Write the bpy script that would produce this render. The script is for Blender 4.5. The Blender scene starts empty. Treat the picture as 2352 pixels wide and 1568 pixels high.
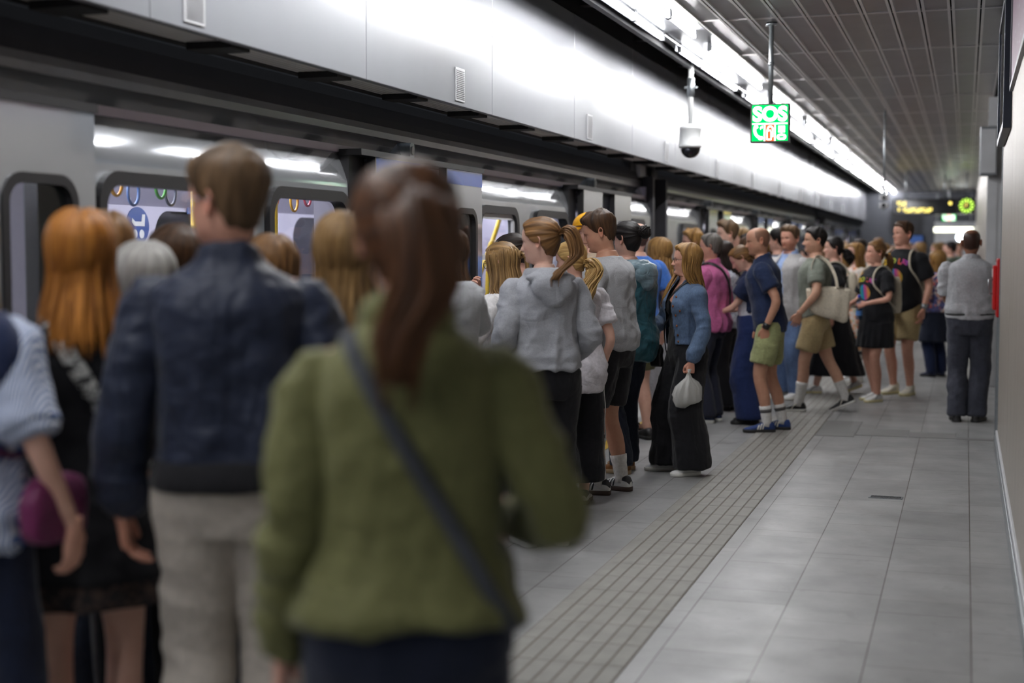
import bpy, math, random
import numpy as np
from mathutils import Vector, Matrix
from mathutils.bvhtree import BVHTree

# ------------------------------------------------------------------ camera, world, exposure
SC = bpy.context.scene
COL = SC.collection
W_PX, H_PX, F_PX, EYE = 2352, 1568, 3300.0, 1.6
PITCH = math.atan(212 / F_PX)                      # looking slightly down
YAW = math.atan(1043 * math.cos(PITCH) / F_PX)     # turned left towards the train
cam_data = bpy.data.cameras.new('camera')
cam = bpy.data.objects.new('camera', cam_data)
COL.objects.link(cam)
cam.location = (0, 0, EYE)
cam.rotation_euler = (math.pi / 2 - PITCH, 0, YAW)
cam_data.sensor_width = 36
cam_data.lens = 36 * F_PX / W_PX
cam_data.clip_start = 0.05
cam_data.clip_end = 300
cam_data.dof.use_dof = True
cam_data.dof.focus_distance = 9.0
cam_data.dof.aperture_fstop = 1.25
cam_data.dof.aperture_blades = 9
SC.camera = cam

world = bpy.data.worlds.new('station_world')
SC.world = world
world.use_nodes = True
wbg = world.node_tree.nodes['Background']
wbg.inputs[0].default_value = (0.80, 0.88, 1.0, 1)
wbg.inputs[1].default_value = 0.16

TUBE_POWER = 92.0        # emission of the ceiling tubes on the platform side
TUBE_POWER_EDGE = 26.0   # row next to the fascia, set weaker so the panels don't burn out
TRAIN_LIGHT = 15.0
SC.view_settings.view_transform = 'Standard'
SC.view_settings.look = 'None'
SC.view_settings.gamma = 1
SC.view_settings.exposure = 0.5
SC.cycles.max_bounces = 8
SC.cycles.diffuse_bounces = 3
SC.cycles.glossy_bounces = 3
SC.cycles.transparent_max_bounces = 8
SC.cycles.caustics_reflective = False
SC.cycles.caustics_refractive = False
SC.cycles.sample_clamp_indirect = 6.0
SC.cycles.use_denoising = True
SC.cycles.use_light_tree = True

rng = np.random.default_rng(7)
random.seed(7)

# ------------------------------------------------------------------ materials
MATS = {}

def srgb(r, g, b):
    def f(c):
        c = c / 255.0
        return c / 12.92 if c <= 0.04045 else ((c + 0.055) / 1.055) ** 2.4
    return (f(r), f(g), f(b), 1)

def new_mat(name):
    m = bpy.data.materials.new(name)
    m.use_nodes = True
    nt = m.node_tree
    return m, nt, nt.nodes['Principled BSDF']

def N(nt, kind, **kw):
    n = nt.nodes.new(kind)
    for k, v in kw.items():
        setattr(n, k, v)
    return n

def ramp(nt, fac, stops, interp='LINEAR'):
    r = N(nt, 'ShaderNodeValToRGB')
    r.color_ramp.interpolation = interp
    el = r.color_ramp.elements
    while len(el) > 1:
        el.remove(el[-1])
    el[0].position, el[0].color = stops[0]
    for p, c in stops[1:]:
        e = el.new(p)
        e.color = c
    nt.links.new(fac, r.inputs[0])
    return r.outputs[0]

def coords(nt, scale=(1, 1, 1), kind='Object', loc=(0, 0, 0)):
    tc = N(nt, 'ShaderNodeTexCoord')
    mp = N(nt, 'ShaderNodeMapping')
    mp.inputs['Scale'].default_value = scale
    mp.inputs['Location'].default_value = loc
    nt.links.new(tc.outputs[kind], mp.inputs[0])
    return mp.outputs[0]

def noise(nt, vec, scale=5, detail=3, rough=0.5, dist=0.0):
    n = N(nt, 'ShaderNodeTexNoise')
    n.inputs['Scale'].default_value = scale
    n.inputs['Detail'].default_value = detail
    n.inputs['Roughness'].default_value = rough
    n.inputs['Distortion'].default_value = dist
    nt.links.new(vec, n.inputs['Vector'])
    return n.outputs[0]

def bump(nt, height, bsdf, strength=0.3, dist=0.01, chain=None):
    b = N(nt, 'ShaderNodeBump')
    b.inputs['Strength'].default_value = strength
    b.inputs['Distance'].default_value = dist
    nt.links.new(height, b.inputs['Height'])
    if chain is not None:
        nt.links.new(chain, b.inputs['Normal'])
    if bsdf is not None:
        nt.links.new(b.outputs[0], bsdf.inputs['Normal'])
    return b.outputs[0]

def scale_col(c, k):
    return (min(1, c[0] * k), min(1, c[1] * k), min(1, c[2] * k), 1)

def mul(nt, a, b, fac=1.0):
    m = N(nt, 'ShaderNodeMix', data_type='RGBA', blend_type='MULTIPLY')
    m.inputs[0].default_value = fac
    nt.links.new(a, m.inputs[6])
    nt.links.new(b, m.inputs[7])
    return m.outputs[2]

def plain(name, col, rough=0.5, metal=0.0, spec=0.5, coat=0.0, var=0.06, nscale=6.0, bmp=0.0, bscale=200):
    if name in MATS:
        return MATS[name]
    m, nt, p = new_mat(name)
    v = coords(nt)
    f = noise(nt, v, nscale, 4)
    c = ramp(nt, f, [(0.3, scale_col(col, 1 - var)), (0.7, scale_col(col, 1 + var))])
    nt.links.new(c, p.inputs['Base Color'])
    p.inputs['Roughness'].default_value = rough
    p.inputs['Metallic'].default_value = metal
    p.inputs['Specular IOR Level'].default_value = spec
    p.inputs['Coat Weight'].default_value = coat
    p.inputs['Coat Roughness'].default_value = 0.08
    if bmp > 0:
        bump(nt, noise(nt, v, bscale, 2), p, bmp, 0.002)
    MATS[name] = m
    return m

def emit(name, col, strength):
    if name in MATS:
        return MATS[name]
    m = bpy.data.materials.new(name)
    m.use_nodes = True
    nt = m.node_tree
    nt.nodes.remove(nt.nodes['Principled BSDF'])
    e = N(nt, 'ShaderNodeEmission')
    e.inputs[0].default_value = col
    e.inputs[1].default_value = strength
    nt.links.new(e.outputs[0], nt.nodes['Material Output'].inputs[0])
    MATS[name] = m
    return m

def glass(name, tint=(0.9, 0.93, 0.95, 1), refl=1.45):
    if name in MATS:
        return MATS[name]
    m = bpy.data.materials.new(name)
    m.use_nodes = True
    nt = m.node_tree
    nt.nodes.remove(nt.nodes['Principled BSDF'])
    t = N(nt, 'ShaderNodeBsdfTransparent')
    t.inputs[0].default_value = tint
    g = N(nt, 'ShaderNodeBsdfGlossy')
    g.inputs['Roughness'].default_value = 0.02
    lw = N(nt, 'ShaderNodeLayerWeight')
    lw.inputs[0].default_value = 0.5
    pw = N(nt, 'ShaderNodeMath', operation='POWER')
    pw.inputs[1].default_value = 4.0
    nt.links.new(lw.outputs['Facing'], pw.inputs[0])
    fr = N(nt, 'ShaderNodeMath', operation='MULTIPLY_ADD')
    fr.inputs[1].default_value = 0.6
    fr.inputs[2].default_value = 0.03
    nt.links.new(pw.outputs[0], fr.inputs[0])
    mx = N(nt, 'ShaderNodeMixShader')
    nt.links.new(fr.outputs[0], mx.inputs[0])
    nt.links.new(t.outputs[0], mx.inputs[1])
    nt.links.new(g.outputs[0], mx.inputs[2])
    nt.links.new(mx.outputs[0], nt.nodes['Material Output'].inputs[0])
    MATS[name] = m
    return m

def fabric(name, col, rough=0.85, kind='plain', col2=None, sheen=0.12, wr=0.16):
    """woven or knitted cloth; every kind carries a fine weave and soft creases as bump"""
    if name in MATS:
        return MATS[name]
    m, nt, p = new_mat(name)
    v = coords(nt)
    base = None
    if kind == 'plain':
        f = noise(nt, v, 60, 4, 0.6)
        base = ramp(nt, f, [(0.3, scale_col(col, 0.86)), (0.7, scale_col(col, 1.14))])
    elif kind == 'heather':
        f = noise(nt, coords(nt, (1, 1, 1.6)), 210, 5, 0.75)
        base = ramp(nt, f, [(0.32, scale_col(col, 0.72)), (0.5, col), (0.68, scale_col(col, 1.28))])
    elif kind == 'denim':
        f = noise(nt, coords(nt, (1, 1, 0.35)), 130, 5, 0.8)
        a = ramp(nt, f, [(0.3, scale_col(col, 0.7)), (0.7, scale_col(col, 1.35))])
        g = ramp(nt, noise(nt, v, 9, 4, 0.6), [(0.35, (0.75, 0.75, 0.78, 1)), (0.65, (1, 1, 1, 1))])
        base = mul(nt, a, g)
    elif kind == 'stripes':
        w = N(nt, 'ShaderNodeTexWave', wave_type='BANDS', bands_direction='X', wave_profile='SIN')
        w.inputs['Scale'].default_value = 42
        w.inputs['Distortion'].default_value = 0.6
        w.inputs['Detail Scale'].default_value = 0.8
        nt.links.new(v, w.inputs['Vector'])
        base = ramp(nt, w.outputs['Color'], [(0.35, col), (0.6, col2)])
    elif kind == 'floral':
        vo = N(nt, 'ShaderNodeTexVoronoi')
        vo.inputs['Scale'].default_value = 26
        nt.links.new(v, vo.inputs['Vector'])
        sep = N(nt, 'ShaderNodeSeparateColor')
        nt.links.new(vo.outputs['Color'], sep.inputs[0])
        pal = ramp(nt, sep.outputs[0], [(0.0, col2[0]), (0.3, col2[1]), (0.55, col2[2]), (0.8, col2[3])], 'CONSTANT')
        msk = ramp(nt, vo.outputs['Distance'], [(0.46, (1, 1, 1, 1)), (0.58, (0, 0, 0, 1))])
        mx = N(nt, 'ShaderNodeMix', data_type='RGBA')
        nt.links.new(msk, mx.inputs[0])
        mx.inputs[6].default_value = col
        nt.links.new(pal, mx.inputs[7])
        base = mx.outputs[2]
    elif kind == 'spots':
        f = noise(nt, v, 48, 3, 0.6, 0.8)
        base = ramp(nt, f, [(0.50, col), (0.54, col2)])
    elif kind == 'plaid':
        w1 = N(nt, 'ShaderNodeTexWave', bands_direction='X')
        w2 = N(nt, 'ShaderNodeTexWave', bands_direction='Z')
        for w in (w1, w2):
            w.inputs['Scale'].default_value = 5
            nt.links.new(v, w.inputs['Vector'])
        base = mul(nt, ramp(nt, w1.outputs['Color'], [(0.4, col), (0.6, col2)]), ramp(nt, w2.outputs['Color'], [(0.4, (0.5, 0.5, 0.5, 1)), (0.6, (1, 1, 1, 1))]))
    nt.links.new(base, p.inputs['Base Color'])
    p.inputs['Roughness'].default_value = rough
    p.inputs['Specular IOR Level'].default_value = 0.25
    p.inputs['Sheen Weight'].default_value = sheen
    p.inputs['Sheen Roughness'].default_value = 0.5
    def crease(sc, k, dist):
        n_ = noise(nt, coords(nt, sc), k, 1, 0.4, dist)
        a_ = N(nt, 'ShaderNodeMath', operation='SUBTRACT'); a_.inputs[1].default_value = 0.5
        nt.links.new(n_, a_.inputs[0])
        b_ = N(nt, 'ShaderNodeMath', operation='ABSOLUTE'); nt.links.new(a_.outputs[0], b_.inputs[0])
        c_ = N(nt, 'ShaderNodeMath', operation='POWER'); c_.inputs[1].default_value = 0.7
        nt.links.new(b_.outputs[0], c_.inputs[0])
        return c_.outputs[0]
    b0 = bump(nt, crease((1.5, 1.5, 0.5), 7, 0.9), None, wr * 1.6, 0.03)
    b1 = bump(nt, crease((0.7, 0.7, 1.5), 9, 1.2), None, wr * 1.0, 0.025, b0)
    bump(nt, noise(nt, v, 420, 2), p, 0.2, 0.002, b1)
    MATS[name] = m
    return m

def skin_mat(name, col):
    if name in MATS:
        return MATS[name]
    m, nt, p = new_mat(name)
    v = coords(nt)
    at = N(nt, 'ShaderNodeAttribute', attribute_name='tint')
    f = noise(nt, v, 22, 4, 0.6)
    c = ramp(nt, f, [(0.3, scale_col((col[0], col[1] * 0.93, col[2] * 0.92), 0.95)), (0.7, scale_col(col, 1.05))])
    nt.links.new(mul(nt, c, at.outputs['Color']), p.inputs['Base Color'])
    p.inputs['Roughness'].default_value = 0.5
    p.inputs['Specular IOR Level'].default_value = 0.4
    bump(nt, noise(nt, v, 350, 2), p, 0.12, 0.001)
    MATS[name] = m
    return m

def hair_mat(name, dark, light, rough=0.48):
    if name in MATS:
        return MATS[name]
    m, nt, p = new_mat(name)
    tc = N(nt, 'ShaderNodeUVMap')
    def st(sc):
        mp = N(nt, 'ShaderNodeMapping')
        mp.inputs['Scale'].default_value = sc
        nt.links.new(tc.outputs[0], mp.inputs[0])
        return mp.outputs[0]
    f1 = noise(nt, st((22, 1.2, 1)), 1.0, 3, 0.6)
    f2 = noise(nt, st((150, 2.0, 1)), 1.0, 2, 0.6)
    a = ramp(nt, f1, [(0.3, dark), (0.72, light)])
    b = ramp(nt, f2, [(0.3, (0.55, 0.55, 0.55, 1)), (0.7, (1.0, 1.0, 1.0, 1))])
    nt.links.new(mul(nt, a, b), p.inputs['Base Color'])
    p.inputs['Roughness'].default_value = rough
    p.inputs['Specular IOR Level'].default_value = 0.28
    p.inputs['Anisotropic'].default_value = 0.5
    bump(nt, f2, p, 0.5, 0.004)
    MATS[name] = m
    return m

# ------------------------------------------------------------------ mesh building
class MB:
    """collects vertices and faces (material index per face) for ONE mesh object"""
    def __init__(self):
        self.v, self.f, self.mi, self.n, self.uv = [], [], [], 0, []
    def add(self, V, F, mi=0, uv=None):
        V = np.asarray(V, float).reshape(-1, 3)
        self.v.append(V)
        o = self.n
        self.f.extend([tuple(i + o for i in q) for q in F])
        self.mi.extend([mi] * len(F))
        self.uv.append(np.zeros((len(V), 2)) if uv is None else np.asarray(uv, float))
        self.n += len(V)
        return self
    def box(self, a, b, mi=0):
        x0, y0, z0 = a
        x1, y1, z1 = b
        V = [(x0, y0, z0), (x1, y0, z0), (x1, y1, z0), (x0, y1, z0), (x0, y0, z1), (x1, y0, z1), (x1, y1, z1), (x0, y1, z1)]
        F = [(3, 2, 1, 0), (4, 5, 6, 7), (0, 1, 5, 4), (1, 2, 6, 5), (2, 3, 7, 6), (3, 0, 4, 7)]
        return self.add(V, F, mi)
    def tube(self, pts, r, seg=10, mi=0, caps=True):
        V, F, uv = tube(pts, r, seg, caps)
        return self.add(V, F, mi, uv)
    def prism(self, poly, axis, a, b, mi=0):
        """poly: 2-D outline; axis: 0,1,2 the extrusion axis from a to b"""
        n = len(poly)
        V = []
        for t in (a, b):
            for (p, q) in poly:
                c = [p, q]
                c.insert(axis, t)
                V.append(c)
        F = [(i, (i + 1) % n, n + (i + 1) % n, n + i) for i in range(n)]
        F += [tuple(range(n))[::-1], tuple(range(n, 2 * n))]
        return self.add(V, F, mi)
    def build(self, name, mats, parent=None, smooth=False, bevel=0.0, uv=False, fix=True):
        V = np.concatenate(self.v) if self.v else np.zeros((0, 3))
        return link_mesh(name, V, self.f, mats, parent, smooth, self.mi, bevel, np.concatenate(self.uv) if uv else None, fix)

def link_mesh(name, V, F, mats, parent=None, smooth=False, mi=None, bevel=0.0, uv=None, fix=False, tint=None):
    me = bpy.data.meshes.new(name)
    me.from_pydata(np.asarray(V).tolist() if not isinstance(V, list) else V, [], F)
    if fix:
        import bmesh
        bm = bmesh.new()
        bm.from_mesh(me)
        bmesh.ops.recalc_face_normals(bm, faces=bm.faces)
        bm.to_mesh(me)
        bm.free()
    if not isinstance(mats, (list, tuple)):
        mats = [mats]
    for m in mats:
        me.materials.append(m)
    if mi is not None and len(mats) > 1:
        me.polygons.foreach_set('material_index', np.asarray(mi, dtype=np.int32))
    if smooth:
        me.polygons.foreach_set('use_smooth', np.ones(len(me.polygons), dtype=bool))
    if uv is not None:
        lay = me.uv_layers.new(name='UVMap')
        li = np.empty(len(me.loops), dtype=np.int32)
        me.loops.foreach_get('vertex_index', li)
        lay.data.foreach_set('uv', np.asarray(uv, np.float32)[li].ravel())
    if tint is not None:
        at = me.color_attributes.new('tint', 'FLOAT_COLOR', 'POINT')
        c = np.ones((len(V), 4), np.float32)
        c[:, :3] = tint
        at.data.foreach_set('color', c.ravel())
    me.update()
    o = bpy.data.objects.new(name, me)
    COL.objects.link(o)
    if parent is not None:
        o.parent = parent
    if bevel > 0:
        md = o.modifiers.new('bevel', 'BEVEL')
        md.width = bevel
        md.segments = 2
        md.limit_method = 'ANGLE'
    return o

def empty(name, loc=(0, 0, 0), rz=0.0):
    o = bpy.data.objects.new(name, None)
    COL.objects.link(o)
    o.location = loc
    o.rotation_euler = (0, 0, rz)
    o.empty_display_size = 0.1
    return o

def tag(o, label=None, cat=None, group=None, kind=None):
    if label: o['label'] = label
    if cat: o['category'] = cat
    if group: o['group'] = group
    if kind: o['kind'] = kind
    return o

def struct(o):
    o['kind'] = 'structure'
    return o

def frames(P):
    """parallel-transport frames along a polyline"""
    P = np.asarray(P, float)
    T = np.gradient(P, axis=0)
    T /= np.linalg.norm(T, axis=1, keepdims=True) + 1e-12
    u = np.array([1.0, 0, 0]) if abs(T[0][0]) < 0.9 else np.array([0, 1.0, 0])
    A = []
    for t in T:
        u = u - t * (u @ t)
        u /= np.linalg.norm(u) + 1e-12
        A.append(u.copy())
    A = np.array(A)
    return T, A, np.cross(T, A)

def loft(R, caps=True):
    """R: (n, m, 3) closed rings -> closed surface"""
    R = np.asarray(R, float)
    n, m, _ = R.shape
    V = R.reshape(-1, 3)
    F = []
    for i in range(n - 1):
        a, b = i * m, (i + 1) * m
        for j in range(m):
            k = (j + 1) % m
            F.append((a + j, a + k, b + k, b + j))
    if caps:
        c0, c1 = R[0].mean(0), R[-1].mean(0)
        V = np.vstack([V, c0, c1])
        i0, i1 = n * m, n * m + 1
        e = (n - 1) * m
        for j in range(m):
            k = (j + 1) % m
            F.append((i0, k, j))
            F.append((i1, e + j, e + k))
    return V, F

def tube(pts, r, seg=10, caps=True, flat=None):
    P = np.asarray(pts, float)
    r = np.broadcast_to(np.asarray(r, float), (len(P),))
    T, A, B = frames(P)
    t = np.linspace(0, 2 * math.pi, seg, endpoint=False)
    fl = 1.0 if flat is None else flat
    R = P[:, None, :] + r[:, None, None] * (np.cos(t)[None, :, None] * A[:, None, :] + fl * np.sin(t)[None, :, None] * B[:, None, :])
    V, F = loft(R, caps)
    L = np.linspace(0, 1, len(P))
    uv = np.stack([np.tile(t / (2 * math.pi), len(P)), np.repeat(L, seg)], 1)
    if caps:
        uv = np.vstack([uv, [[0.5, 0], [0.5, 1]]])
    return V, F, uv

def curve_pts(ctrl, n=24):
    """Catmull-Rom through control points"""
    P = np.asarray(ctrl, float)
    P = np.vstack([2 * P[0] - P[1], P, 2 * P[-1] - P[-2]])
    out = []
    segs = len(P) - 3
    for s in np.linspace(0, segs - 1e-6, n):
        i = int(s)
        t = s - i
        a, b, c, d = P[i], P[i + 1], P[i + 2], P[i + 3]
        out.append(0.5 * ((2 * b) + (-a + c) * t + (2 * a - 5 * b + 4 * c - d) * t * t + (-a + 3 * b - 3 * c + d) * t ** 3))
    return np.array(out)

def ellipsoid(c, r, n=12, m=18):
    u = np.linspace(0, math.pi, n)[1:-1]
    v = np.linspace(0, 2 * math.pi, m, endpoint=False)
    R = [np.array(c) + np.stack([r[0] * math.sin(q) * np.cos(v), r[1] * math.sin(q) * np.sin(v), np.full(m, r[2] * math.cos(q))], -1) for q in u]
    V, F = loft(np.array(R))
    V = V.copy()
    V[-2], V[-1] = np.array(c) + [0, 0, r[2]], np.array(c) - [0, 0, r[2]]
    return V, F

def vnoise(P, seed=0):
    """value noise in -1..1, vectorised"""
    P = np.asarray(P, float)
    I = np.floor(P).astype(np.int64)
    f = P - I
    u = f * f * (3 - 2 * f)
    r = np.zeros(len(P))
    for dx in (0, 1):
        for dy in (0, 1):
            for dz in (0, 1):
                h = ((I[:, 0] + dx) * 374761393 + (I[:, 1] + dy) * 668265263 + (I[:, 2] + dz) * 1274126177 + seed * 974711) & 0xffffffff
                h = ((h ^ (h >> 13)) * 1103515245) & 0xffffffff
                h = (h ^ (h >> 16)) & 0xffff
                w = (u[:, 0] if dx else 1 - u[:, 0]) * (u[:, 1] if dy else 1 - u[:, 1]) * (u[:, 2] if dz else 1 - u[:, 2])
                r += w * (h / 32767.5 - 1.0)
    return r

def sstep(a, b, x):
    t = np.clip((np.asarray(x, float) - a) / (b - a), 0, 1)
    return t * t * (3 - 2 * t)

def rrect(w, h, r, n=6, cx=0.0, cy=0.0):
    """rounded rectangle outline, counter-clockwise"""
    out = []
    for (sx, sy, a0) in ((1, 1, 0), (-1, 1, 90), (-1, -1, 180), (1, -1, 270)):
        for k in range(n + 1):
            a = math.radians(a0 + 90 * k / n)
            out.append((cx + sx * (w / 2 - r) + r * math.cos(a), cy + sy * (h / 2 - r) + r * math.sin(a)))
    return out

def plate(outer, holes, depth):
    """2-D outline with holes, extruded: returns verts (u, v, +-depth/2) and faces"""
    cu = bpy.data.curves.new('tmp', 'CURVE')
    cu.dimensions = '2D'
    cu.fill_mode = 'BOTH'
    cu.extrude = depth / 2
    for poly in [outer] + list(holes):
        sp = cu.splines.new('POLY')
        sp.points.add(len(poly) - 1)
        for i, (a, b) in enumerate(poly):
            sp.points[i].co = (a, b, 0, 1)
        sp.use_cyclic_u = True
    o = bpy.data.objects.new('tmp', cu)
    COL.objects.link(o)
    dg = bpy.context.evaluated_depsgraph_get()
    me = bpy.data.meshes.new_from_object(o.evaluated_get(dg))
    V = np.empty(len(me.vertices) * 3)
    me.vertices.foreach_get('co', V)
    F = [tuple(p.vertices) for p in me.polygons]
    bpy.data.objects.remove(o)
    bpy.data.curves.remove(cu)
    bpy.data.meshes.remove(me)
    return V.reshape(-1, 3), F

def text_mesh(txt, size, depth=0.002, bold=0.0):
    cu = bpy.data.curves.new('tmp', 'FONT')
    cu.body = txt
    cu.size = size
    cu.extrude = depth / 2
    cu.offset = bold
    cu.align_x = 'CENTER'
    cu.align_y = 'CENTER'
    cu.resolution_u = 4
    o = bpy.data.objects.new('tmp', cu)
    COL.objects.link(o)
    dg = bpy.context.evaluated_depsgraph_get()
    me = bpy.data.meshes.new_from_object(o.evaluated_get(dg))
    V = np.empty(len(me.vertices) * 3)
    me.vertices.foreach_get('co', V)
    F = [tuple(p.vertices) for p in me.polygons]
    bpy.data.objects.remove(o)
    bpy.data.curves.remove(cu)
    bpy.data.meshes.remove(me)
    return V.reshape(-1, 3), F

def fuse(parts, voxel=0.01, smooth=6):
    """melt overlapping closed shapes into one continuous surface"""
    mb = MB()
    for V, F in parts:
        mb.add(V, F)
    me = bpy.data.meshes.new('tmp')
    me.from_pydata(np.concatenate(mb.v).tolist(), [], mb.f)
    o = bpy.data.objects.new('tmp', me)
    COL.objects.link(o)
    r = o.modifiers.new('r', 'REMESH')
    r.mode = 'VOXEL'
    r.voxel_size = voxel
    if smooth:
        s = o.modifiers.new('s', 'SMOOTH')
        s.factor = 0.5
        s.iterations = smooth
    dg = bpy.context.evaluated_depsgraph_get()
    m2 = bpy.data.meshes.new_from_object(o.evaluated_get(dg))
    V = np.empty(len(m2.vertices) * 3)
    m2.vertices.foreach_get('co', V)
    nl = len(m2.loops)
    L = np.empty(nl, dtype=np.int32)
    m2.loops.foreach_get('vertex_index', L)
    st = np.empty(len(m2.polygons), dtype=np.int32)
    m2.polygons.foreach_get('loop_start', st)
    Nn = np.empty(len(m2.vertices) * 3)
    m2.vertices.foreach_get('normal', Nn)
    F = [tuple(q) for q in np.split(L, st[1:])] if len(st) else []
    F = [tuple(int(i) for i in q) for q in F]
    bpy.data.objects.remove(o)
    bpy.data.meshes.remove(me)
    bpy.data.meshes.remove(m2)
    return V.reshape(-1, 3), F, Nn.reshape(-1, 3)

# ------------------------------------------------------------------ the station
Y0, Y1 = -3.0, 62.0
CEIL = 3.40
EDGE = -3.24

def floor_mat():
    m, nt, p = new_mat('stone_paving')
    tc = N(nt, 'ShaderNodeTexCoord')
    def brick(w, h, off, sx=0.0, sy=0.0):
        mp = N(nt, 'ShaderNodeMapping')
        mp.inputs['Rotation'].default_value = (0, 0, -math.pi / 2)
        mp.inputs['Location'].default_value = (sx, sy, 0)
        nt.links.new(tc.outputs['Object'], mp.inputs[0])
        b = N(nt, 'ShaderNodeTexBrick')
        b.offset = off
        b.inputs['Scale'].default_value = 1.0
        b.inputs['Brick Width'].default_value = w
        b.inputs['Row Height'].default_value = h
        b.inputs['Mortar Size'].default_value = 0.0035
        b.inputs['Mortar Smooth'].default_value = 0.3
        b.inputs['Color1'].default_value = (0.82, 0.82, 0.82, 1)
        b.inputs['Color2'].default_value = (1, 1, 1, 1)
        b.inputs['Mortar'].default_value = (0.42, 0.38, 0.34, 1)
        b.inputs['Bias'].default_value = 0.2
        nt.links.new(mp.outputs[0], b.inputs['Vector'])
        return b
    b1 = brick(0.86, 0.395, 0.37, 0.1, 0.05)
    b2 = brick(1.31, 0.395, 0.63, 0.33, 0.05)
    v = coords(nt)
    base = ramp(nt, noise(nt, v, 2.2, 5, 0.6), [(0.25, srgb(140, 140, 139)), (0.75, srgb(172, 172, 171))])
    grain = ramp(nt, noise(nt, v, 160, 3, 0.7), [(0.3, (0.86, 0.86, 0.86, 1)), (0.7, (1.0, 1.0, 1.0, 1))])
    stains = ramp(nt, noise(nt, v, 7, 4, 0.7, 0.5), [(0.30, (0.80, 0.79, 0.78, 1)), (0.42, (1, 1, 1, 1))])
    c = mul(nt, mul(nt, mul(nt, mul(nt, base, b1.outputs['Color']), b2.outputs['Color'], 0.7), grain), stains, 0.8)
    nt.links.new(c, p.inputs['Base Color'])
    r = ramp(nt, noise(nt, v, 3.5, 4, 0.6), [(0.3, (0.34, 0.34, 0.34, 1)), (0.7, (0.50, 0.50, 0.50, 1))])
    nt.links.new(r, p.inputs['Roughness'])
    b = bump(nt, noise(nt, v, 220, 2), None, 0.10, 0.002)
    nt.links.new(b, p.inputs['Normal'])
    return m

def metal_lines(name, col, rough, scale, direction, strength=0.6, metal=1.0):
    m, nt, p = new_mat(name)
    v = coords(nt)
    w = N(nt, 'ShaderNodeTexWave', bands_direction=direction, wave_profile='SIN')
    w.inputs['Scale'].default_value = scale
    nt.links.new(v, w.inputs['Vector'])
    c = ramp(nt, w.outputs['Color'], [(0.25, scale_col(col, 0.65)), (0.6, col)])
    d = ramp(nt, noise(nt, v, 3, 4), [(0.3, (0.85, 0.85, 0.85, 1)), (0.7, (1, 1, 1, 1))])
    nt.links.new(mul(nt, c, d), p.inputs['Base Color'])
    p.inputs['Metallic'].default_value = metal
    p.inputs['Roughness'].default_value = rough
    bump(nt, w.outputs['Color'], p, strength, 0.004)
    return m

def perforated(name, col, pitch=0.008, metal=0.6, rough=0.4):
    m, nt, p = new_mat(name)
    v = coords(nt, (1 / pitch, 1 / pitch, 1 / pitch))
    sx = N(nt, 'ShaderNodeSeparateXYZ')
    nt.links.new(v, sx.inputs[0])
    def wave(o):
        a = N(nt, 'ShaderNodeMath', operation='MULTIPLY'); a.inputs[1].default_value = 2 * math.pi
        nt.links.new(o, a.inputs[0])
        s = N(nt, 'ShaderNodeMath', operation='SINE')
        nt.links.new(a.outputs[0], s.inputs[0])
        return s.outputs[0]
    # rows of punched holes, staggered
    ad = N(nt, 'ShaderNodeMath', operation='ADD'); nt.links.new(sx.outputs[1], ad.inputs[0]); nt.links.new(sx.outputs[2], ad.inputs[1])
    sb = N(nt, 'ShaderNodeMath', operation='SUBTRACT'); nt.links.new(sx.outputs[1], sb.inputs[0]); nt.links.new(sx.outputs[2], sb.inputs[1])
    pr_ = N(nt, 'ShaderNodeMath', operation='MULTIPLY')
    nt.links.new(wave(ad.outputs[0]), pr_.inputs[0])
    nt.links.new(wave(sb.outputs[0]), pr_.inputs[1])
    c = ramp(nt, pr_.outputs[0], [(0.0, col), (0.28, col), (0.45, scale_col(col, 0.12))])
    d = ramp(nt, noise(nt, coords(nt, (1, 1.5, 0.4)), 3, 4), [(0.3, (0.86, 0.85, 0.84, 1)), (0.7, (1, 1, 1, 1))])
    nt.links.new(mul(nt, c, d), p.inputs['Base Color'])
    p.inputs['Metallic'].default_value = metal
    p.inputs['Roughness'].default_value = rough
    return m

M_FLOOR = floor_mat()
M_TACT = plain('tactile_concrete', srgb(141, 139, 133), 0.6, var=0.10, nscale=9, bmp=0.2)
M_TACTB = plain('tactile_groove', srgb(112, 104, 96), 0.8)
M_DARKTILE = metal_lines('dark_ribbed_tile', srgb(134, 133, 131), 0.6, 12, 'Y', 0.3, 0.0)
M_YELLOW = plain('yellow_paint', srgb(214, 176, 44), 0.5, var=0.12, nscale=14)
M_COPING = plain('pale_concrete_coping', srgb(172, 172, 168), 0.6, var=0.06)
M_BLACK = plain('black_void', srgb(16, 16, 18), 0.7)
M_ANTH = plain('anthracite', srgb(48, 47, 50), 0.5, spec=0.4)
M_FASCIA = plain('white_glossy_panel', srgb(148, 150, 156), 0.25, metal=0.08, spec=0.5, coat=0.18, var=0.02, nscale=1.2)
M_GREY = plain('grey_metal', srgb(128, 130, 134), 0.35, metal=0.8)
M_LGREY = plain('pale_grey_paint', srgb(198, 199, 202), 0.45)
M_CEIL = metal_lines('ceiling_grille', srgb(178, 176, 176), 0.30, 7.5, 'Y', 0.35, 0.75)
M_CEILB = plain('ceiling_rail_metal', srgb(236, 232, 230), 0.32, metal=0.5)
M_WALL = perforated('perforated_panel', srgb(188, 180, 169), metal=.3)
M_RUBBER = plain('black_rubber', srgb(22, 21, 23), 0.42, spec=0.5)
M_GLASS = glass('train_glass', (0.86, 0.88, 0.90, 1))
M_TUBE = emit('tube_light', (0.99, 0.99, 1.0, 1), TUBE_POWER)
M_TUBE2 = emit('tube_light_edge', (0.99, 0.99, 1.0, 1), TUBE_POWER_EDGE)
M_REFL = plain('white_reflector', srgb(112, 114, 120), 0.4, metal=0.0, var=0.02)
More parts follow.
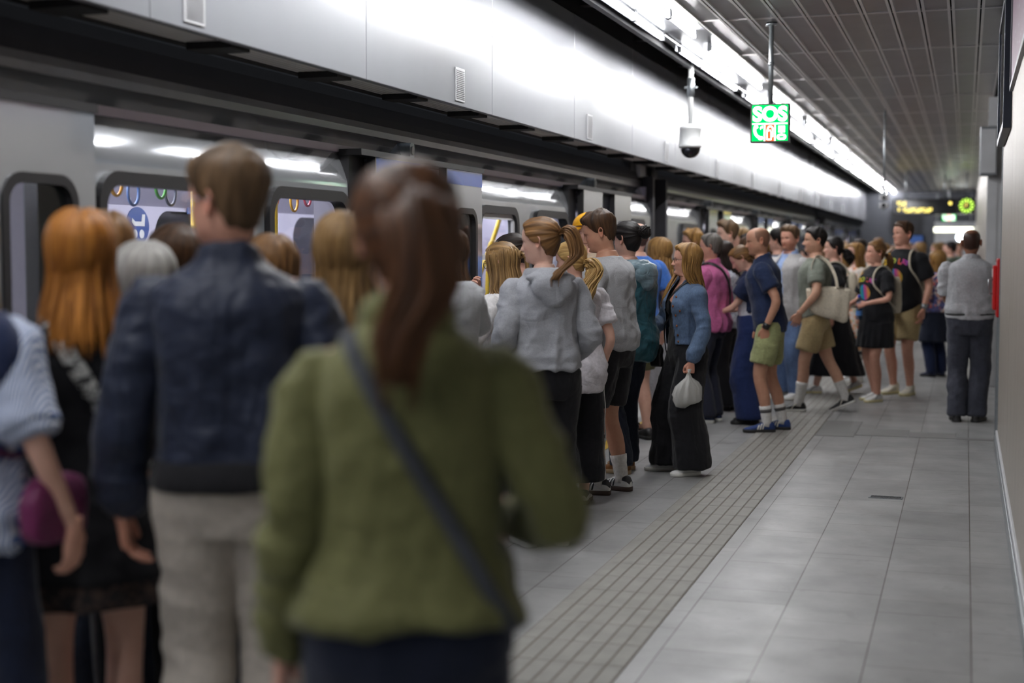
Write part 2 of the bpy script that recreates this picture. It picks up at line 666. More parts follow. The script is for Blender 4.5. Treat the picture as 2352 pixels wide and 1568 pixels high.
M_STEEL = plain('galvanised_steel', srgb(150, 155, 158), 0.4, metal=0.85, var=0.12, nscale=30)
M_WHITEP = plain('white_plastic', srgb(228, 230, 230), 0.4)
M_BLACKG = plain('black_gloss', srgb(14, 14, 18), 0.08, spec=0.7)

# floor
struct(MB().box((EDGE + .0, Y0, -0.30), (1.75, Y1, 0.0)).build('floor', M_FLOOR))
# tactile guidance strip
mb = MB()
mb.box((-1.722, Y0, 0.0), (-1.215, Y1, 0.003), 1)
pitch = 0.296
for r in range(int((46 - Y0) / pitch)):
    ya = Y0 + r * pitch
    for c in range(7):
        xa = -1.722 + c * 0.0724
        o = 0.0
        V = [(xa + .003, ya + .006 + o, .003), (xa + .0694, ya + .006 + o, .003), (xa + .0694, ya + pitch - .003 + o, .003), (xa + .003, ya + pitch - .003 + o, .003),
             (xa + .006, ya + .010 + o, .0058), (xa + .0664, ya + .010 + o, .0058), (xa + .0664, ya + pitch - .007 + o, .0058), (xa + .006, ya + pitch - .007 + o, .0058)]
        mb.add(V, [(4, 5, 6, 7), (0, 1, 5, 4), (1, 2, 6, 5), (2, 3, 7, 6), (3, 0, 4, 7)])
tact = mb.build('trim_1', [M_TACT, M_TACTB], fix=False)
struct(tact)
for x0, x1, ya, yb in ((-1.21, -.885, 12.5, 13.62), (-.88, -.445, 12.62, 13.1), (-.44, -.052, 12.62, 12.98), (-.05, .26, 12.58, 12.70)):
    struct(MB().box((x0, ya, 0), (x1, yb, .004)).build('trim_2', M_DARKTILE))
struct(MB().box((-2.845, Y0, 0), (-2.72, Y1, .003)).build('trim_3', M_YELLOW))
struct(MB().box((EDGE, Y0, 0), (-2.90, Y1, .0022)).build('trim_4', M_COPING))
# track bed and the dark wall beyond the train
struct(MB().box((-7.6, Y0, -1.4), (EDGE - .01, Y1, -1.15)).build('floor_track', M_BLACK))
struct(MB().box((-7.6, Y0, -1.15), (-7.3, Y1, 4.3)).build('wall_tunnel', M_ANTH))
struct(MB().box((EDGE - .01, Y0, -1.15), (EDGE, Y1, -.0)).build('wall_platform_edge', M_ANTH))

# floor drain
dr = tag(empty('floor_drain', (-.463, 9.49, 0), -.05), 'small dark slotted drain grate set in the grey paving', 'drain')
mb = MB()
mb.box((-.105, -.05, 0), (.105, -.042, .004)); mb.box((-.105, .042, 0), (.105, .05, .004))
mb.box((-.105, -.042, 0), (-.094, .042, .004)); mb.box((.094, -.042, 0), (.105, .042, .004))
for k in range(9):
    xx = -.083 + k * .0207
    mb.box((xx - .0042 + .01, -.042, .0005), (xx + .0042 + .002, .042, .004))
mb.build('frame', M_STEEL, dr)
MB().box((-.094, -.042, 0), (.094, .042, .0012)).build('slot', M_BLACK, dr)

# ceiling: rows of ribbed metal panels with dark joints and pale rails
mb = MB()
mb.box((-2.1, Y0, CEIL + .06), (1.75, Y1, CEIL + .12), 2)
w = .2135
ycuts = [11.41 + 2.1 * k for k in range(-7, 25)]
for c in range(11):
    x1 = .285 - c * w
    x0 = x1 - w
    mb.box((x0 + .006, Y0, CEIL - .012), (x0 + .026, Y1, CEIL + .01), 1)
    mb.box((x1 - .026, Y0, CEIL - .012), (x1 - .006, Y1, CEIL + .01), 1)
    for k in range(len(ycuts) - 1):
        mb.box((x0 + .026, ycuts[k] + .02, CEIL), (x1 - .026, ycuts[k + 1] - .02, CEIL + .02), 0)
for yc in ycuts:
    mb.box((-2.07, yc - .02, CEIL - .008), (.285, yc + .02, CEIL + .012), 1)
struct(mb.build('ceiling', [M_CEIL, M_CEILB, M_BLACK]))
# dark service void between the lamps and the white fascia
mb = MB()
mb.box((-3.12, Y0, 3.78), (-2.58, Y1, 3.86), 0)
mb.box((-2.63, Y0, 3.36), (-2.58, Y1, 3.80), 1)
for k in range(32):
    mb.box((-3.10, Y0 + k * 2.1, 3.62), (-2.62, Y0 + k * 2.1 + .12, 3.78), 1)
mb.tube([(-2.85, Y0, 3.66), (-2.85, Y1, 3.66)], .06, 10, 1)
struct(mb.build('ceiling_void', [M_BLACK, M_ANTH]))

# white fascia over the platform edge
mb = MB()
for k in range(-6, 25):
    ya = 9.26 + 2.13 * k
    mb.box((-3.105, ya + .004, 2.5), (-3.06, ya + 2.126, 3.50))
fa = struct(mb.build('wall_left', M_FASCIA, bevel=.004))
struct(MB().box((-3.115, Y0, 2.51), (-3.106, Y1, 3.8)).build('wall_left_backing', M_ANTH))
for k in range(-1, 11):
    yv = 5.33 + 3.27 * k
    v = tag(empty('vent_plate', (-3.06, yv, 2.63)), 'small pale slotted vent plate low on the white fascia', 'vent', 'vent plates along the fascia')
    MB().box((.0, -.085, -.105), (.008, .085, .105)).build('frame', M_LGREY, v, bevel=.003)
    mb = MB()
    for q in range(16):
        mb.box((.008, -.07, -.09 + q * .0115), (.0105, .07, -.0845 + q * .0115))
    mb.build('slats', M_GREY, v)
# soffit behind the fascia with pale grilles; black blocks stand in for the dark gaps between them
M_SOFF = metal_lines('soffit_grille', srgb(240, 238, 236), 0.4, 9, 'X', 0.5, 0.1)
struct(MB().box((-3.36, Y0, 2.52), (-3.115, Y1, 2.56)).build('trim_5', M_SOFF))
mb = MB()
yb = Y0
for k in range(56):
    yb = 4.70 + 1.13 * (k - 6)
    mb.box((-3.335, yb - .09, 2.488), (-3.112, yb + .09, 2.53))
mb.box((-3.40, Y0, 2.515), (-3.345, Y1, 2.60))
struct(mb.build('trim_6', M_BLACK))

# lamps: pairs of bare tubes on a white reflector
def luminaire(y, n=3, label=''):
    L = n * 1.10
    t = tag(empty('tube_luminaire', (-2.33, y, CEIL)), label, 'lamp', 'tube lamps along the ceiling')
    mb = MB()
    mb.prism([(-.22, .10), (-.20, .02), (.10, .10), (.22, .035), (.23, .06), (.12, .14), (-.22, .14)], 1, 0, L)
    mb.box((-.178, 0, -.036), (-.170, L, .10))
    mb.build('reflector', M_REFL, t)
    for k in range(n):
        for xx, zz in ((-.135, -.035), (.135, -.03)):
            tb = MB().tube([(xx, k * 1.10 + .05, zz), (xx, k * 1.10 + 1.05, zz)], .0165, 12).build('tube', M_TUBE2 if xx < 0 else M_TUBE, t, True)
            for ye in (k * 1.10 + .025, k * 1.10 + 1.075):
                MB().box((xx - .018, ye - .02, zz - .02), (xx + .018, ye + .02, zz + .055)).build('end_cap', M_GREY, tb)
ks = list(range(-4, 12))
for k in ks:
    luminaire(12.75 + 4.02 * k, 3, 'bare white fluorescent tube lamp in the long row beside the white fascia')
mb = MB()
mb.box((-2.56, Y0, CEIL + .02), (-2.10, Y1, CEIL + .2))
mb.tube([(-2.46, Y0, CEIL + .0), (-2.46, Y1, CEIL + .0)], .012, 8)
struct(mb.build('trim_7', M_GREY))

# ---- right-hand wall: perforated panels with a steel kick rail
mb = MB()
ys = [2.0, 4.55, 7.1, 9.65, 12.2]
for a, b in zip(ys[:-1], ys[1:]):
    mb.box((.27, a + .004, .14), (.31, b - .004, 3.3))
struct(mb.build('wall_right', M_WALL))
struct(MB().box((.31, 2.0, 0), (.62, 12.2, 3.39)).build('wall_right_core', M_GREY))
mb = MB()
mb.box((.245, 2, 0), (.31, 12.2, .10), 0)
mb.box((.255, 2, .10), (.31, 12.2, .14), 1)
struct(mb.build('baseboard_right', [M_STEEL, M_LGREY], bevel=.006))
struct(MB().box((.262, 12.2, 0), (.62, 12.235, 3.3)).build('trim_8', M_STEEL))
mb = MB()
for a in range(11):
    mb.box((.27, 17.69 + a * 2.6, .12), (.329, 17.69 + a * 2.6 + 2.59, 3.3))
struct(mb.build('wall_right_far', M_WALL))
struct(MB().box((.33, 17.61, 0), (1.75, 46.3, 3.39)).build('wall_right_far_core', M_LGREY))
struct(MB().box((1.70, 11.9, 0), (1.75, 17.8, 3.4)).build('wall_recess', M_WALL))
struct(MB().box((.22, 17.6, 0), (.33, 17.68, 3.35)).build('trim_9', M_LGREY))
# grey box high on the far wall end, and a display case and poster on the near wall
bx = tag(empty('junction_box', (.20, 17.5, 2.72)), 'grey metal box high on the end of the far perforated wall', 'box')
MB().box((-.07, -.1, -.28), (.12, .1, .28)).build('housing', M_GREY, bx, bevel=.008)
MB().box((-.055, -.108, -.25), (.105, -.1, .25)).build('lid', M_LGREY, bx, bevel=.004)
dc = tag(empty('display_case', (.27, 10.1, 2.4)), 'tall glazed display case with dark frame, on the perforated wall past the purple poster', 'display case')
mb = MB()
mb.box((-.055, 0, 0), (0, .05, .92)); mb.box((-.055, 1.85, 0), (0, 1.9, .92)); mb.box((-.055, .05, 0), (0, 1.85, .05)); mb.box((-.055, .05, .87), (0, 1.85, .92))
mb.build('frame', plain('dark_frame', srgb(36, 40, 52), .35, metal=.5), dc, bevel=.004)
MB().box((-.012, .05, .05), (-.004, 1.85, .87)).build('notice', plain('notice_paper', srgb(120, 128, 140), .5), dc)
MB().box((-.046, .05, .05), (-.042, 1.85, .87)).build('glass', glass('case_glass'), dc)
ps = tag(empty('poster', (.27, 7.3, 2.62)), 'purple poster in a slim grey frame high on the perforated wall', 'poster')
def poster_mat():
    m, nt, p = new_mat('purple_poster')
    f = noise(nt, coords(nt, (1, 2, 3)), 4, 3, .6, 1.2)
    nt.links.new(ramp(nt, f, [(0.45, srgb(92, 42, 74)), (0.62, srgb(98, 50, 82)), (0.66, srgb(148, 136, 160))]), p.inputs['Base Color'])
    p.inputs['Roughness'].default_value = .4
    return m
MB().box((-.012, .03, .03), (0, 2.6, .62)).build('print', poster_mat(), ps)
mb = MB()
mb.box((-.022, 0, 0), (0, .03, .65)); mb.box((-.022, 2.6, 0), (0, 2.63, .65)); mb.box((-.022, .03, 0), (0, 2.6, .03)); mb.box((-.022, .03, .62), (0, 2.6, .65))
mb.build('frame', M_GREY, ps)
# red emergency point at the end of the wall
M_RED = plain('red_enamel', srgb(196, 22, 24), .35, coat=.3)
rp = tag(empty('emergency_point', (.255, 12.9, 0)), 'narrow red emergency call point beside the man in the grey polo shirt', 'call point')
MB().box((-.0, -.04, 1.02), (.05, .5, 1.52)).build('housing', M_RED, rp, bevel=.01)
MB().box((-.03, .05, 1.08), (.0, .40, 1.46)).build('door', M_RED, rp, bevel=.008)
MB().tube([(-.03, .09, 1.22), (-.065, .09, 1.22), (-.065, .09, 1.34), (-.03, .09, 1.34)], .007, 8).build('handle', M_STEEL, rp, True)
MB().box((.01, .1, 0), (.04, .36, 1.03)).build('post', M_STEEL, rp)
MB().box((-.036, .16, 1.36), (-.03, .32, 1.43)).build('plate', M_WHITEP, rp)

# ---- hanging signs and cameras
def sos_face(root, s=.31, flip=1):
    g = emit('sign_green', (0.0, .62, .10, 1), 1.5)
    wht = emit('sign_white', (.92, 1, .93, 1), 2.2)
    red = emit('sign_red', (.95, .10, .03, 1), 1.5)
    def put(name, V, F, mat, d):
        V = np.asarray(V, float)
        Q = np.stack([flip * V[:, 0] * s, -flip * (d + V[:, 2]), V[:, 1] * s], -1)
        return link_mesh(name, Q, F, mat, root, fix=True)
    def rect(name, x0, x1, y0, y1, mat, d, t=.0015):
        V = [(x0, y0, 0), (x1, y0, 0), (x1, y1, 0), (x0, y1, 0), (x0, y0, t), (x1, y0, t), (x1, y1, t), (x0, y1, t)]
        return put(name, V, [(3, 2, 1, 0), (4, 5, 6, 7), (0, 1, 5, 4), (1, 2, 6, 5), (2, 3, 7, 6), (3, 0, 4, 7)], mat, d)
    D = .042
    rect('panel', -.46, .46, -.46, .46, g, D)
    rect('red_field', -.115, .115, -.46, -.035, red, D + .002)
    V, F = text_mesh('SOS', .50, .002, .022)
    V[:, 0] *= .88 / (V[:, 0].max() - V[:, 0].min())
    V[:, 1] = (V[:, 1] - V[:, 1].mean()) * 1.02 + .235
    put('lettering', V, F, wht, D + .003)
    mb = MB()
    def bar(x0, x1, y0, y1):
        mb.box((x0, y0, 0), (x1, y1, .0015))
    bar(-.45, .45, -.035, .0)
    bar(-.155, -.115, -.46, -.035)
    bar(.115, .15, -.46, -.035)
    # telephone receiver
    a = np.linspace(.75 * math.pi, 1.55 * math.pi, 12)
    arc = np.stack([-.21 + .175 * np.cos(a), -.175 + .20 * np.sin(a), 0 * a], -1)
    for P, r in ((arc, .036),):
        V, F, _ = tube(P, r, 8, True, .03)
        T_, A_, B_ = frames(P)
        V2 = []
        for p, t in zip(P, T_):
            n = np.array([-t[1], t[0], 0])
            V2 += [p - n * r, p + n * r]
        V2 = np.array(V2)
        n = len(P)
        mb.add(np.vstack([V2, V2 + [0, 0, .0015]]), [(2 * i, 2 * i + 1, 2 * i + 3, 2 * i + 2) for i in range(n - 1)] + [(2 * n + 2 * i, 2 * n + 2 * i + 2, 2 * n + 2 * i + 3, 2 * n + 2 * i + 1) for i in range(n - 1)])
    def blob(cx, cy, rx, ry, n=18):
        t = np.linspace(0, 2 * math.pi, n, endpoint=False)
        o = [(cx + rx * math.cos(q), cy + ry * math.sin(q)) for q in t]
        mb.prism(o, 2, 0, .0015)
    blob(-.355, -.10, .060, .042); blob(-.235, -.385, .062, .048)
    for q in (-.235, -.195):
        blob(q, -.125 + (q + .235) * .6, .012, .04)
    # hose reel, defibrillator
    t = np.linspace(-.2, 1.25 * math.pi, 14)
    P = np.stack([.012 + .062 * np.cos(t), -.165 + .075 * np.sin(t)], -1)
    o = np.vstack([P, .012 + 0 * P[:1] * 0 + [[0, -.165]]])
    ri = [(.012 + .085 * math.cos(q), -.16 + .095 * math.sin(q)) for q in t] + [(.012 + .045 * math.cos(q), -.16 + .052 * math.sin(q)) for q in t[::-1]]
    V, F = plate(ri, [], .0015)
    mb.add(V + [0, 0, .00075], F)
    bar(-.085, -.055, -.43, -.17); bar(-.055, .035, -.44, -.40); bar(.02, .05, -.43, -.22); bar(-.085, .03, -.21, -.175); bar(.06, .09, -.36, -.16)
    bar(.215, .385, -.245, -.075); bar(.285, .315, -.29, -.245)
    V, F = plate(rrect(.24, .145, .07, 6, .30, -.36), [rrect(.125, .05, .024, 5, .30, -.36)], .0015)
    mb.add(V + [0, 0, .00075], F)
    V = np.concatenate(mb.v)
    put('symbols', V, mb.f, wht, D + .003)

def sos_sign(loc, rz, label, s=.31, top=CEIL):
    r = tag(empty('emergency_sign', loc, rz), label, 'sign')
    mb = MB()
    mb.box((-.5 * s, -.041, -.5 * s), (.5 * s, .041, .5 * s))
    mb.build('housing', plain('sign_housing', srgb(52, 52, 54), .4), r, bevel=.004)
    MB().tube([(0, 0, .5 * s), (0, 0, top - loc[2])], .019, 12).build('pole', M_STEEL, r, True)
    MB().tube([(0, 0, top - loc[2] - .02), (0, 0, top - loc[2])], .045, 14).build('flange', M_STEEL, r, True)
    MB().tube([(0, 0, .5 * s + .30), (0, 0, .5 * s + .33)], .0225, 12).build('collar', M_STEEL, r, True)
    sos_face(r, s, 1)
    sos_face(r, s, -1)
sos_sign((-1.515, 11.69, 2.605), math.radians(1.5), 'green lit SOS emergency sign hanging on a grey pole')
sos_sign((-.45, 40.0, 2.52), 0.0, 'small green lit SOS sign hanging far down the platform near the lit shop', .36)

dm = tag(empty('dome_camera', (-2.585, 13.98, 2.6)), 'white dome security camera hanging on a white pole before the fascia', 'camera')
R = [(.0, .215), (.055, .212), (.10, .195), (.112, .17), (.108, .165), (.105, .02), (.112, .01), (.112, -.01), (.098, -.015), (0, -.015)]
a = np.linspace(0, 2 * math.pi, 28, endpoint=False)
V, F = loft(np.array([np.stack([max(r, .002) * np.cos(a), max(r, .002) * np.sin(a), np.full(28, z)], -1) for r, z in R]))
MB().add(V, F).build('housing', M_WHITEP, dm, True)
V, F = ellipsoid((0, 0, -.015), (.098, .098, .10), 14, 24)
MB().add(V, F).build('dome', M_BLACKG, dm, True)
V, F = ellipsoid((-.01, -.085, -.045), (.028, .02, .028))
MB().add(V, F).build('lens', plain('lens_grey', srgb(60, 62, 70), .15, metal=.6), dm, True)
pl = MB().tube([(0, 0, .20), (0, 0, .60), (0, 0, .80)], [.026, .026, .024], 14).build('pole', M_WHITEP, dm, True)
MB().tube([(0, 0, .48), (0, 0, .66)], .036, 14).build('sleeve', M_STEEL, pl, True)
MB().box((-.06, -.012, .56), (.06, .012, .58)).build('clamp', M_STEEL, pl)
MB().tube([(0, 0, .66), (0, 0, .80)], .020, 12).build('rod', M_STEEL, pl, True)

c2 = tag(empty('camera_cluster', (-1.03, 19.3, 2.2)), 'pale box cameras clustered at the foot of a thin ceiling pole', 'camera')
MB().tube([(0, 0, .05), (.0, 0, 1.2)], .014, 10).build('pole', M_STEEL, c2, True)
for z_, s_ in ((.07, 1), (-.035, -1)):
    h_ = MB().box((-.055, -.09, z_ - .035), (.055, .09, z_ + .035)).build('camera_box', M_LGREY, c2, bevel=.006)
    MB().tube([(0, -.09, z_), (0, -.105, z_)], .022, 12).build('lens', M_BLACKG, h_, True)
MB().box((-.02, -.03, -.1), (.02, .03, .13)).build('bracket', M_STEEL, c2)

# departure board with clock
M_AMB = emit('amber_dots', (1.0, .78, .16, 1), 2.0)
M_LIME = emit('lime_dots', (.55, .95, .10, 1), 2.0)
db = tag(empty('departure_board', (-.96, 36, 2.61)), 'black hanging departure board with amber lettering, next to a green clock', 'display board')
MB().box((-.74, -.10, -.19), (.74, .10, .19)).build('housing', M_BLACKG, db, bevel=.03)
for xx in (-.45, .45):
    MB().tube([(xx, 0, .19), (xx, 0, .79)], .02, 10).build('pole', M_STEEL, db, True)
def led_row(name, x0, z0, n, h):
    mb = MB()
    for k in range(n):
        for q in range(3):
            if (k * 7 + q * 5) % 4:
                mb.box((x0 + k * .052, -.106, z0 + q * h / 3), (x0 + k * .052 + .040, -.10, z0 + q * h / 3 + h * .27))
    return mb.build(name, M_AMB, db)
led_row('line_number', -.64, .03, 4, .11)
led_row('track_number', -.62, -.13, 1, .11)
led_row('destination', -.50, -.13, 13, .11)
V, F = ellipsoid((.58, -.10, .08), (.035, .006, .035))
MB().add(V, F).build('symbol', M_AMB, db)
ck = tag(empty('platform_clock', (-.01, 36, 2.63)), 'square black clock with a ring of green marks hanging beside the departure board', 'clock')
MB().box((-.20, -.09, -.19), (.20, .09, .19)).build('housing', M_BLACKG, ck, bevel=.03)
mb = MB()
for q in range(12):
    an = q * math.pi / 6
    for rr in (.115, .15):
        V, F = ellipsoid((rr * math.sin(an), -.092, rr * math.cos(an)), (.019, .006, .019), 6, 10)
        mb.add(V, F)
mb.build('hour_marks', M_LIME, ck)
mb = MB()
mb.box((-.006, -.096, -.02), (.006, -.092, .10)); mb.box((-.07, -.096, -.006), (.006, -.092, .006))
mb.build('hands', M_AMB, ck)
MB().tube([(0, 0, .19), (0, 0, .77)], .018, 10).build('pole', M_STEEL, ck, True)

# far end of the platform
M_SLATE = plain('slate_cladding', srgb(74, 76, 84), .5, var=.1)
struct(MB().box((-3.2, 47, 0), (-.95, 47.4, 3.4)).build('wall_far', M_SLATE))
mb = MB()
mb.box((-.95, 47, 2.45), (1.75, 47.4, 3.4), 0)
mb.box((-.95, 47, 0), (-.82, 47.3, 2.45), 1)
mb.box((.95, 47, 0), (1.75, 47.4, 2.45), 0)
struct(mb.build('wall_far_gate', [M_SLATE, M_LGREY]))
struct(MB().box((-.95, 55, 0), (1.75, 55.2, 3.4)).build('wall_hall', M_LGREY))
struct(MB().box((-3.2, 61.5, -1.1), (1.75, 62, 3.4)).build('wall_end', M_SLATE))
ls = tag(empty('light_box', (-.38, 46.8, 2.2)), 'long narrow pale green-white lit sign over the far passage', 'sign')
MB().box((-.60, -.12, -.09), (.60, .2, .09)).build('housing', M_GREY, ls)
for xx in (-.5, .5):
    MB().tube([(xx, 0, .09), (xx, 0, 1.2)], .012, 8).build('rod', M_STEEL, ls)
MB().box((-.58, -.135, -.07), (.58, -.12, .07)).build('panel', emit('lit_cream', (1.0, 1.0, .80, 1), 3.0), ls)
dl = tag(empty('ceiling_spot', (-.18, 48.5, 1.98)), 'bright white spot light in the far passage', 'lamp')
V, F = ellipsoid((0, 0, 0), (.13, .13, .13))
MB().add(V, F).build('globe', emit('spot_white', (.85, .95, 1, 1), 8.0), dl, True)
MB().tube([(0, 0, .1), (0, 0, 1.4)], .015, 8).build('rod', M_STEEL, dl)
ft = tag(empty('info_screen', (-1.55, 46.9, 1.75)), 'dim blue information screen on the dark far wall', 'screen')
MB().box((-.28, -.06, -.30), (.28, .06, .30)).build('housing', M_BLACK, ft)
MB().box((-.25, -.068, -.27), (.25, -.06, .27)).build('display', emit('blue_screen', (.04, .08, .22, 1), .8), ft)
mb = MB()
for q in range(6):
    mb.box((-2.3, 46.92, 2.1 + q * .13), (-1.35, 47, 2.16 + q * .13))
struct(mb.build('trim_10', M_ANTH))

# ------------------------------------------------------------------ the train
def train_paint():
    m, nt, p = new_mat('train_paint')
    v = coords(nt)
    c = ramp(nt, noise(nt, v, 0.8, 3), [(0.3, srgb(164, 167, 171)), (0.7, srgb(176, 179, 183))])
    nt.links.new(c, p.inputs['Base Color'])
    p.inputs['Roughness'].default_value = 0.14
    p.inputs['Metallic'].default_value = 0.6
    p.inputs['Coat Weight'].default_value = 0.6
    p.inputs['Coat Roughness'].default_value = 0.04
    n1 = noise(nt, coords(nt, (1, .8, 1.3)), 1.6, 2, .5, .5)
    bump(nt, n1, p, 0.10, 0.06)
    return m
M_TRAIN = train_paint()
M_COVE = plain('roof_cove_dark', srgb(50, 49, 53), .6, spec=.3)
M_COVE2 = plain('roof_cove_grey', srgb(120, 120, 124), .3, metal=.4, coat=.3)
M_INT = plain('interior_lilac', srgb(208, 204, 224), .45, var=.03)
M_INTC = plain('interior_ceiling', srgb(196, 184, 196), .4, var=.03)
M_INTF = plain('interior_floor', srgb(90, 90, 96), .5)
M_BLUE = plain('door_blue', srgb(52, 84, 160), .22, coat=.6, metal=.1)
M_POLEY = plain('yellow_pole', srgb(246, 206, 40), .3, coat=.4, var=.03)
M_SEAT = plain('seat_dark', srgb(54, 56, 66), .8)
M_LED = emit('interior_led', (.96, .96, 1, 1), TRAIN_LIGHT)
XS = -3.40

def yz_plate(name, outer, holes, x, depth, mat, parent, smooth=False, bevel=0):
    V, F = plate(outer, holes, depth)
    Q = np.stack([np.full(len(V), x) + V[:, 2], V[:, 0], V[:, 1]], -1)
    return link_mesh(name, Q, F, mat, parent, smooth, bevel=bevel, fix=True)

def rr_yz(y0, y1, z0, z1, r):
    return rrect(y1 - y0, z1 - z0, r, 7, .5 * (y0 + y1), .5 * (z0 + z1))

def window_unit(root, y0, y1, z0=.95, z1=1.925, hopper=False, x=XS):
    f = yz_plate('window_frame', rr_yz(y0, y1, z0, z1, .14), [rr_yz(y0 + .055, y1 - .055, z0 + .055, z1 - .058, .10)], x - .005, .075, M_RUBBER, root, bevel=.012)
    yz_plate('pane', rr_yz(y0 + .05, y1 - .05, z0 + .05, z1 - .05, .10), [], x - .02, .006, M_GLASS, f)
    if hopper:
        mb = MB()
        mb.box((x - .012, y0 + .06, 1.52), (x + .012, y1 - .06, 1.56))
        mb.box((x - .012, y0 + .06, z1 - .10), (x + .01, y1 - .06, z1 - .06))
        mb.box((x - .012, y1 - .10, 1.52), (x + .01, y1 - .06, z1 - .06))
        mb.build('hopper_bar', M_LGREY, f)

def door_leaf(root, y0, y1, name='door', win=True, top=True):
    zt = 2.165
    h = [rr_yz(y0 + .17, y1 - .14, .62, 1.87, .10)] if win else []
    d = yz_plate(name, [(y0, .03), (y1, .03), (y1, zt), (y0, zt)], h, XS + .055, .045, M_TRAIN, root, bevel=.008)
    if top:
        MB().box((XS + .078, y0 + .012, zt - .125), (XS + .080, y1 - .006, zt - .006)).build('blue_band', M_BLUE, d)
    if win:
        yz_plate('window_seal', rr_yz(y0 + .155, y1 - .125, .605, 1.885, .115), [rr_yz(y0 + .195, y1 - .165, .645, 1.845, .08)], XS + .07, .035, M_RUBBER, d, bevel=.006)
        yz_plate('pane', rr_yz(y0 + .17, y1 - .14, .62, 1.87, .10), [], XS + .055, .006, glass('door_glass', (.55, .56, .56, 1)), d)
    MB().box((XS + .03, y0 - .014, .03), (XS + .085, y0, zt)).build('edge_seal', M_RUBBER, d)
    return d

def side_prof(z0, z1, n=16):
    zs = np.linspace(z0, z1, n)
    zz = np.linspace(1.955, 2.30, 200)
    tl = np.tan(np.radians(24) * (1 - np.exp(-(zz - 1.955) / .045)))
    xx = np.concatenate([[0], np.cumsum(.5 * (tl[1:] + tl[:-1]) * np.diff(zz))])
    return [(XS - float(np.interp(z, zz, xx)), z) for z in zs]

def upper_side(root, ya, yb, doors):
    cuts = [ya] + [c + s * .72 for c in doors for s in (-1, 1)] + [yb]
    for i in range(0, len(cuts) - 1):
        a, b = cuts[i], cuts[i + 1]
        door = i % 2 == 1
        pr_ = side_prof(2.14 if door else 1.955, 2.30)
        back = [(x - .05, z) for x, z in pr_[::-1]]
        n = len(pr_)
        V = [(x, y, z) for y in (a, b) for x, z in pr_]
        F = [(j, j + 1, n + j + 1, n + j) for j in range(n - 1)]
        mb = MB().add(V, F)
        Vb = [(x - .05, y, z) for y in (a, b) for x, z in pr_]
        mb.add(Vb, [q[::-1] for q in F])
        for e in (0, n):
            mb.add([V[e + j] for j in range(n)] + [Vb[e + j] for j in range(n)], [(j, j + 1, n + j + 1, n + j) for j in range(n - 1)])
        link_mesh('upper_panel', np.concatenate(mb.v), mb.f, M_TRAIN, root, True, fix=False)

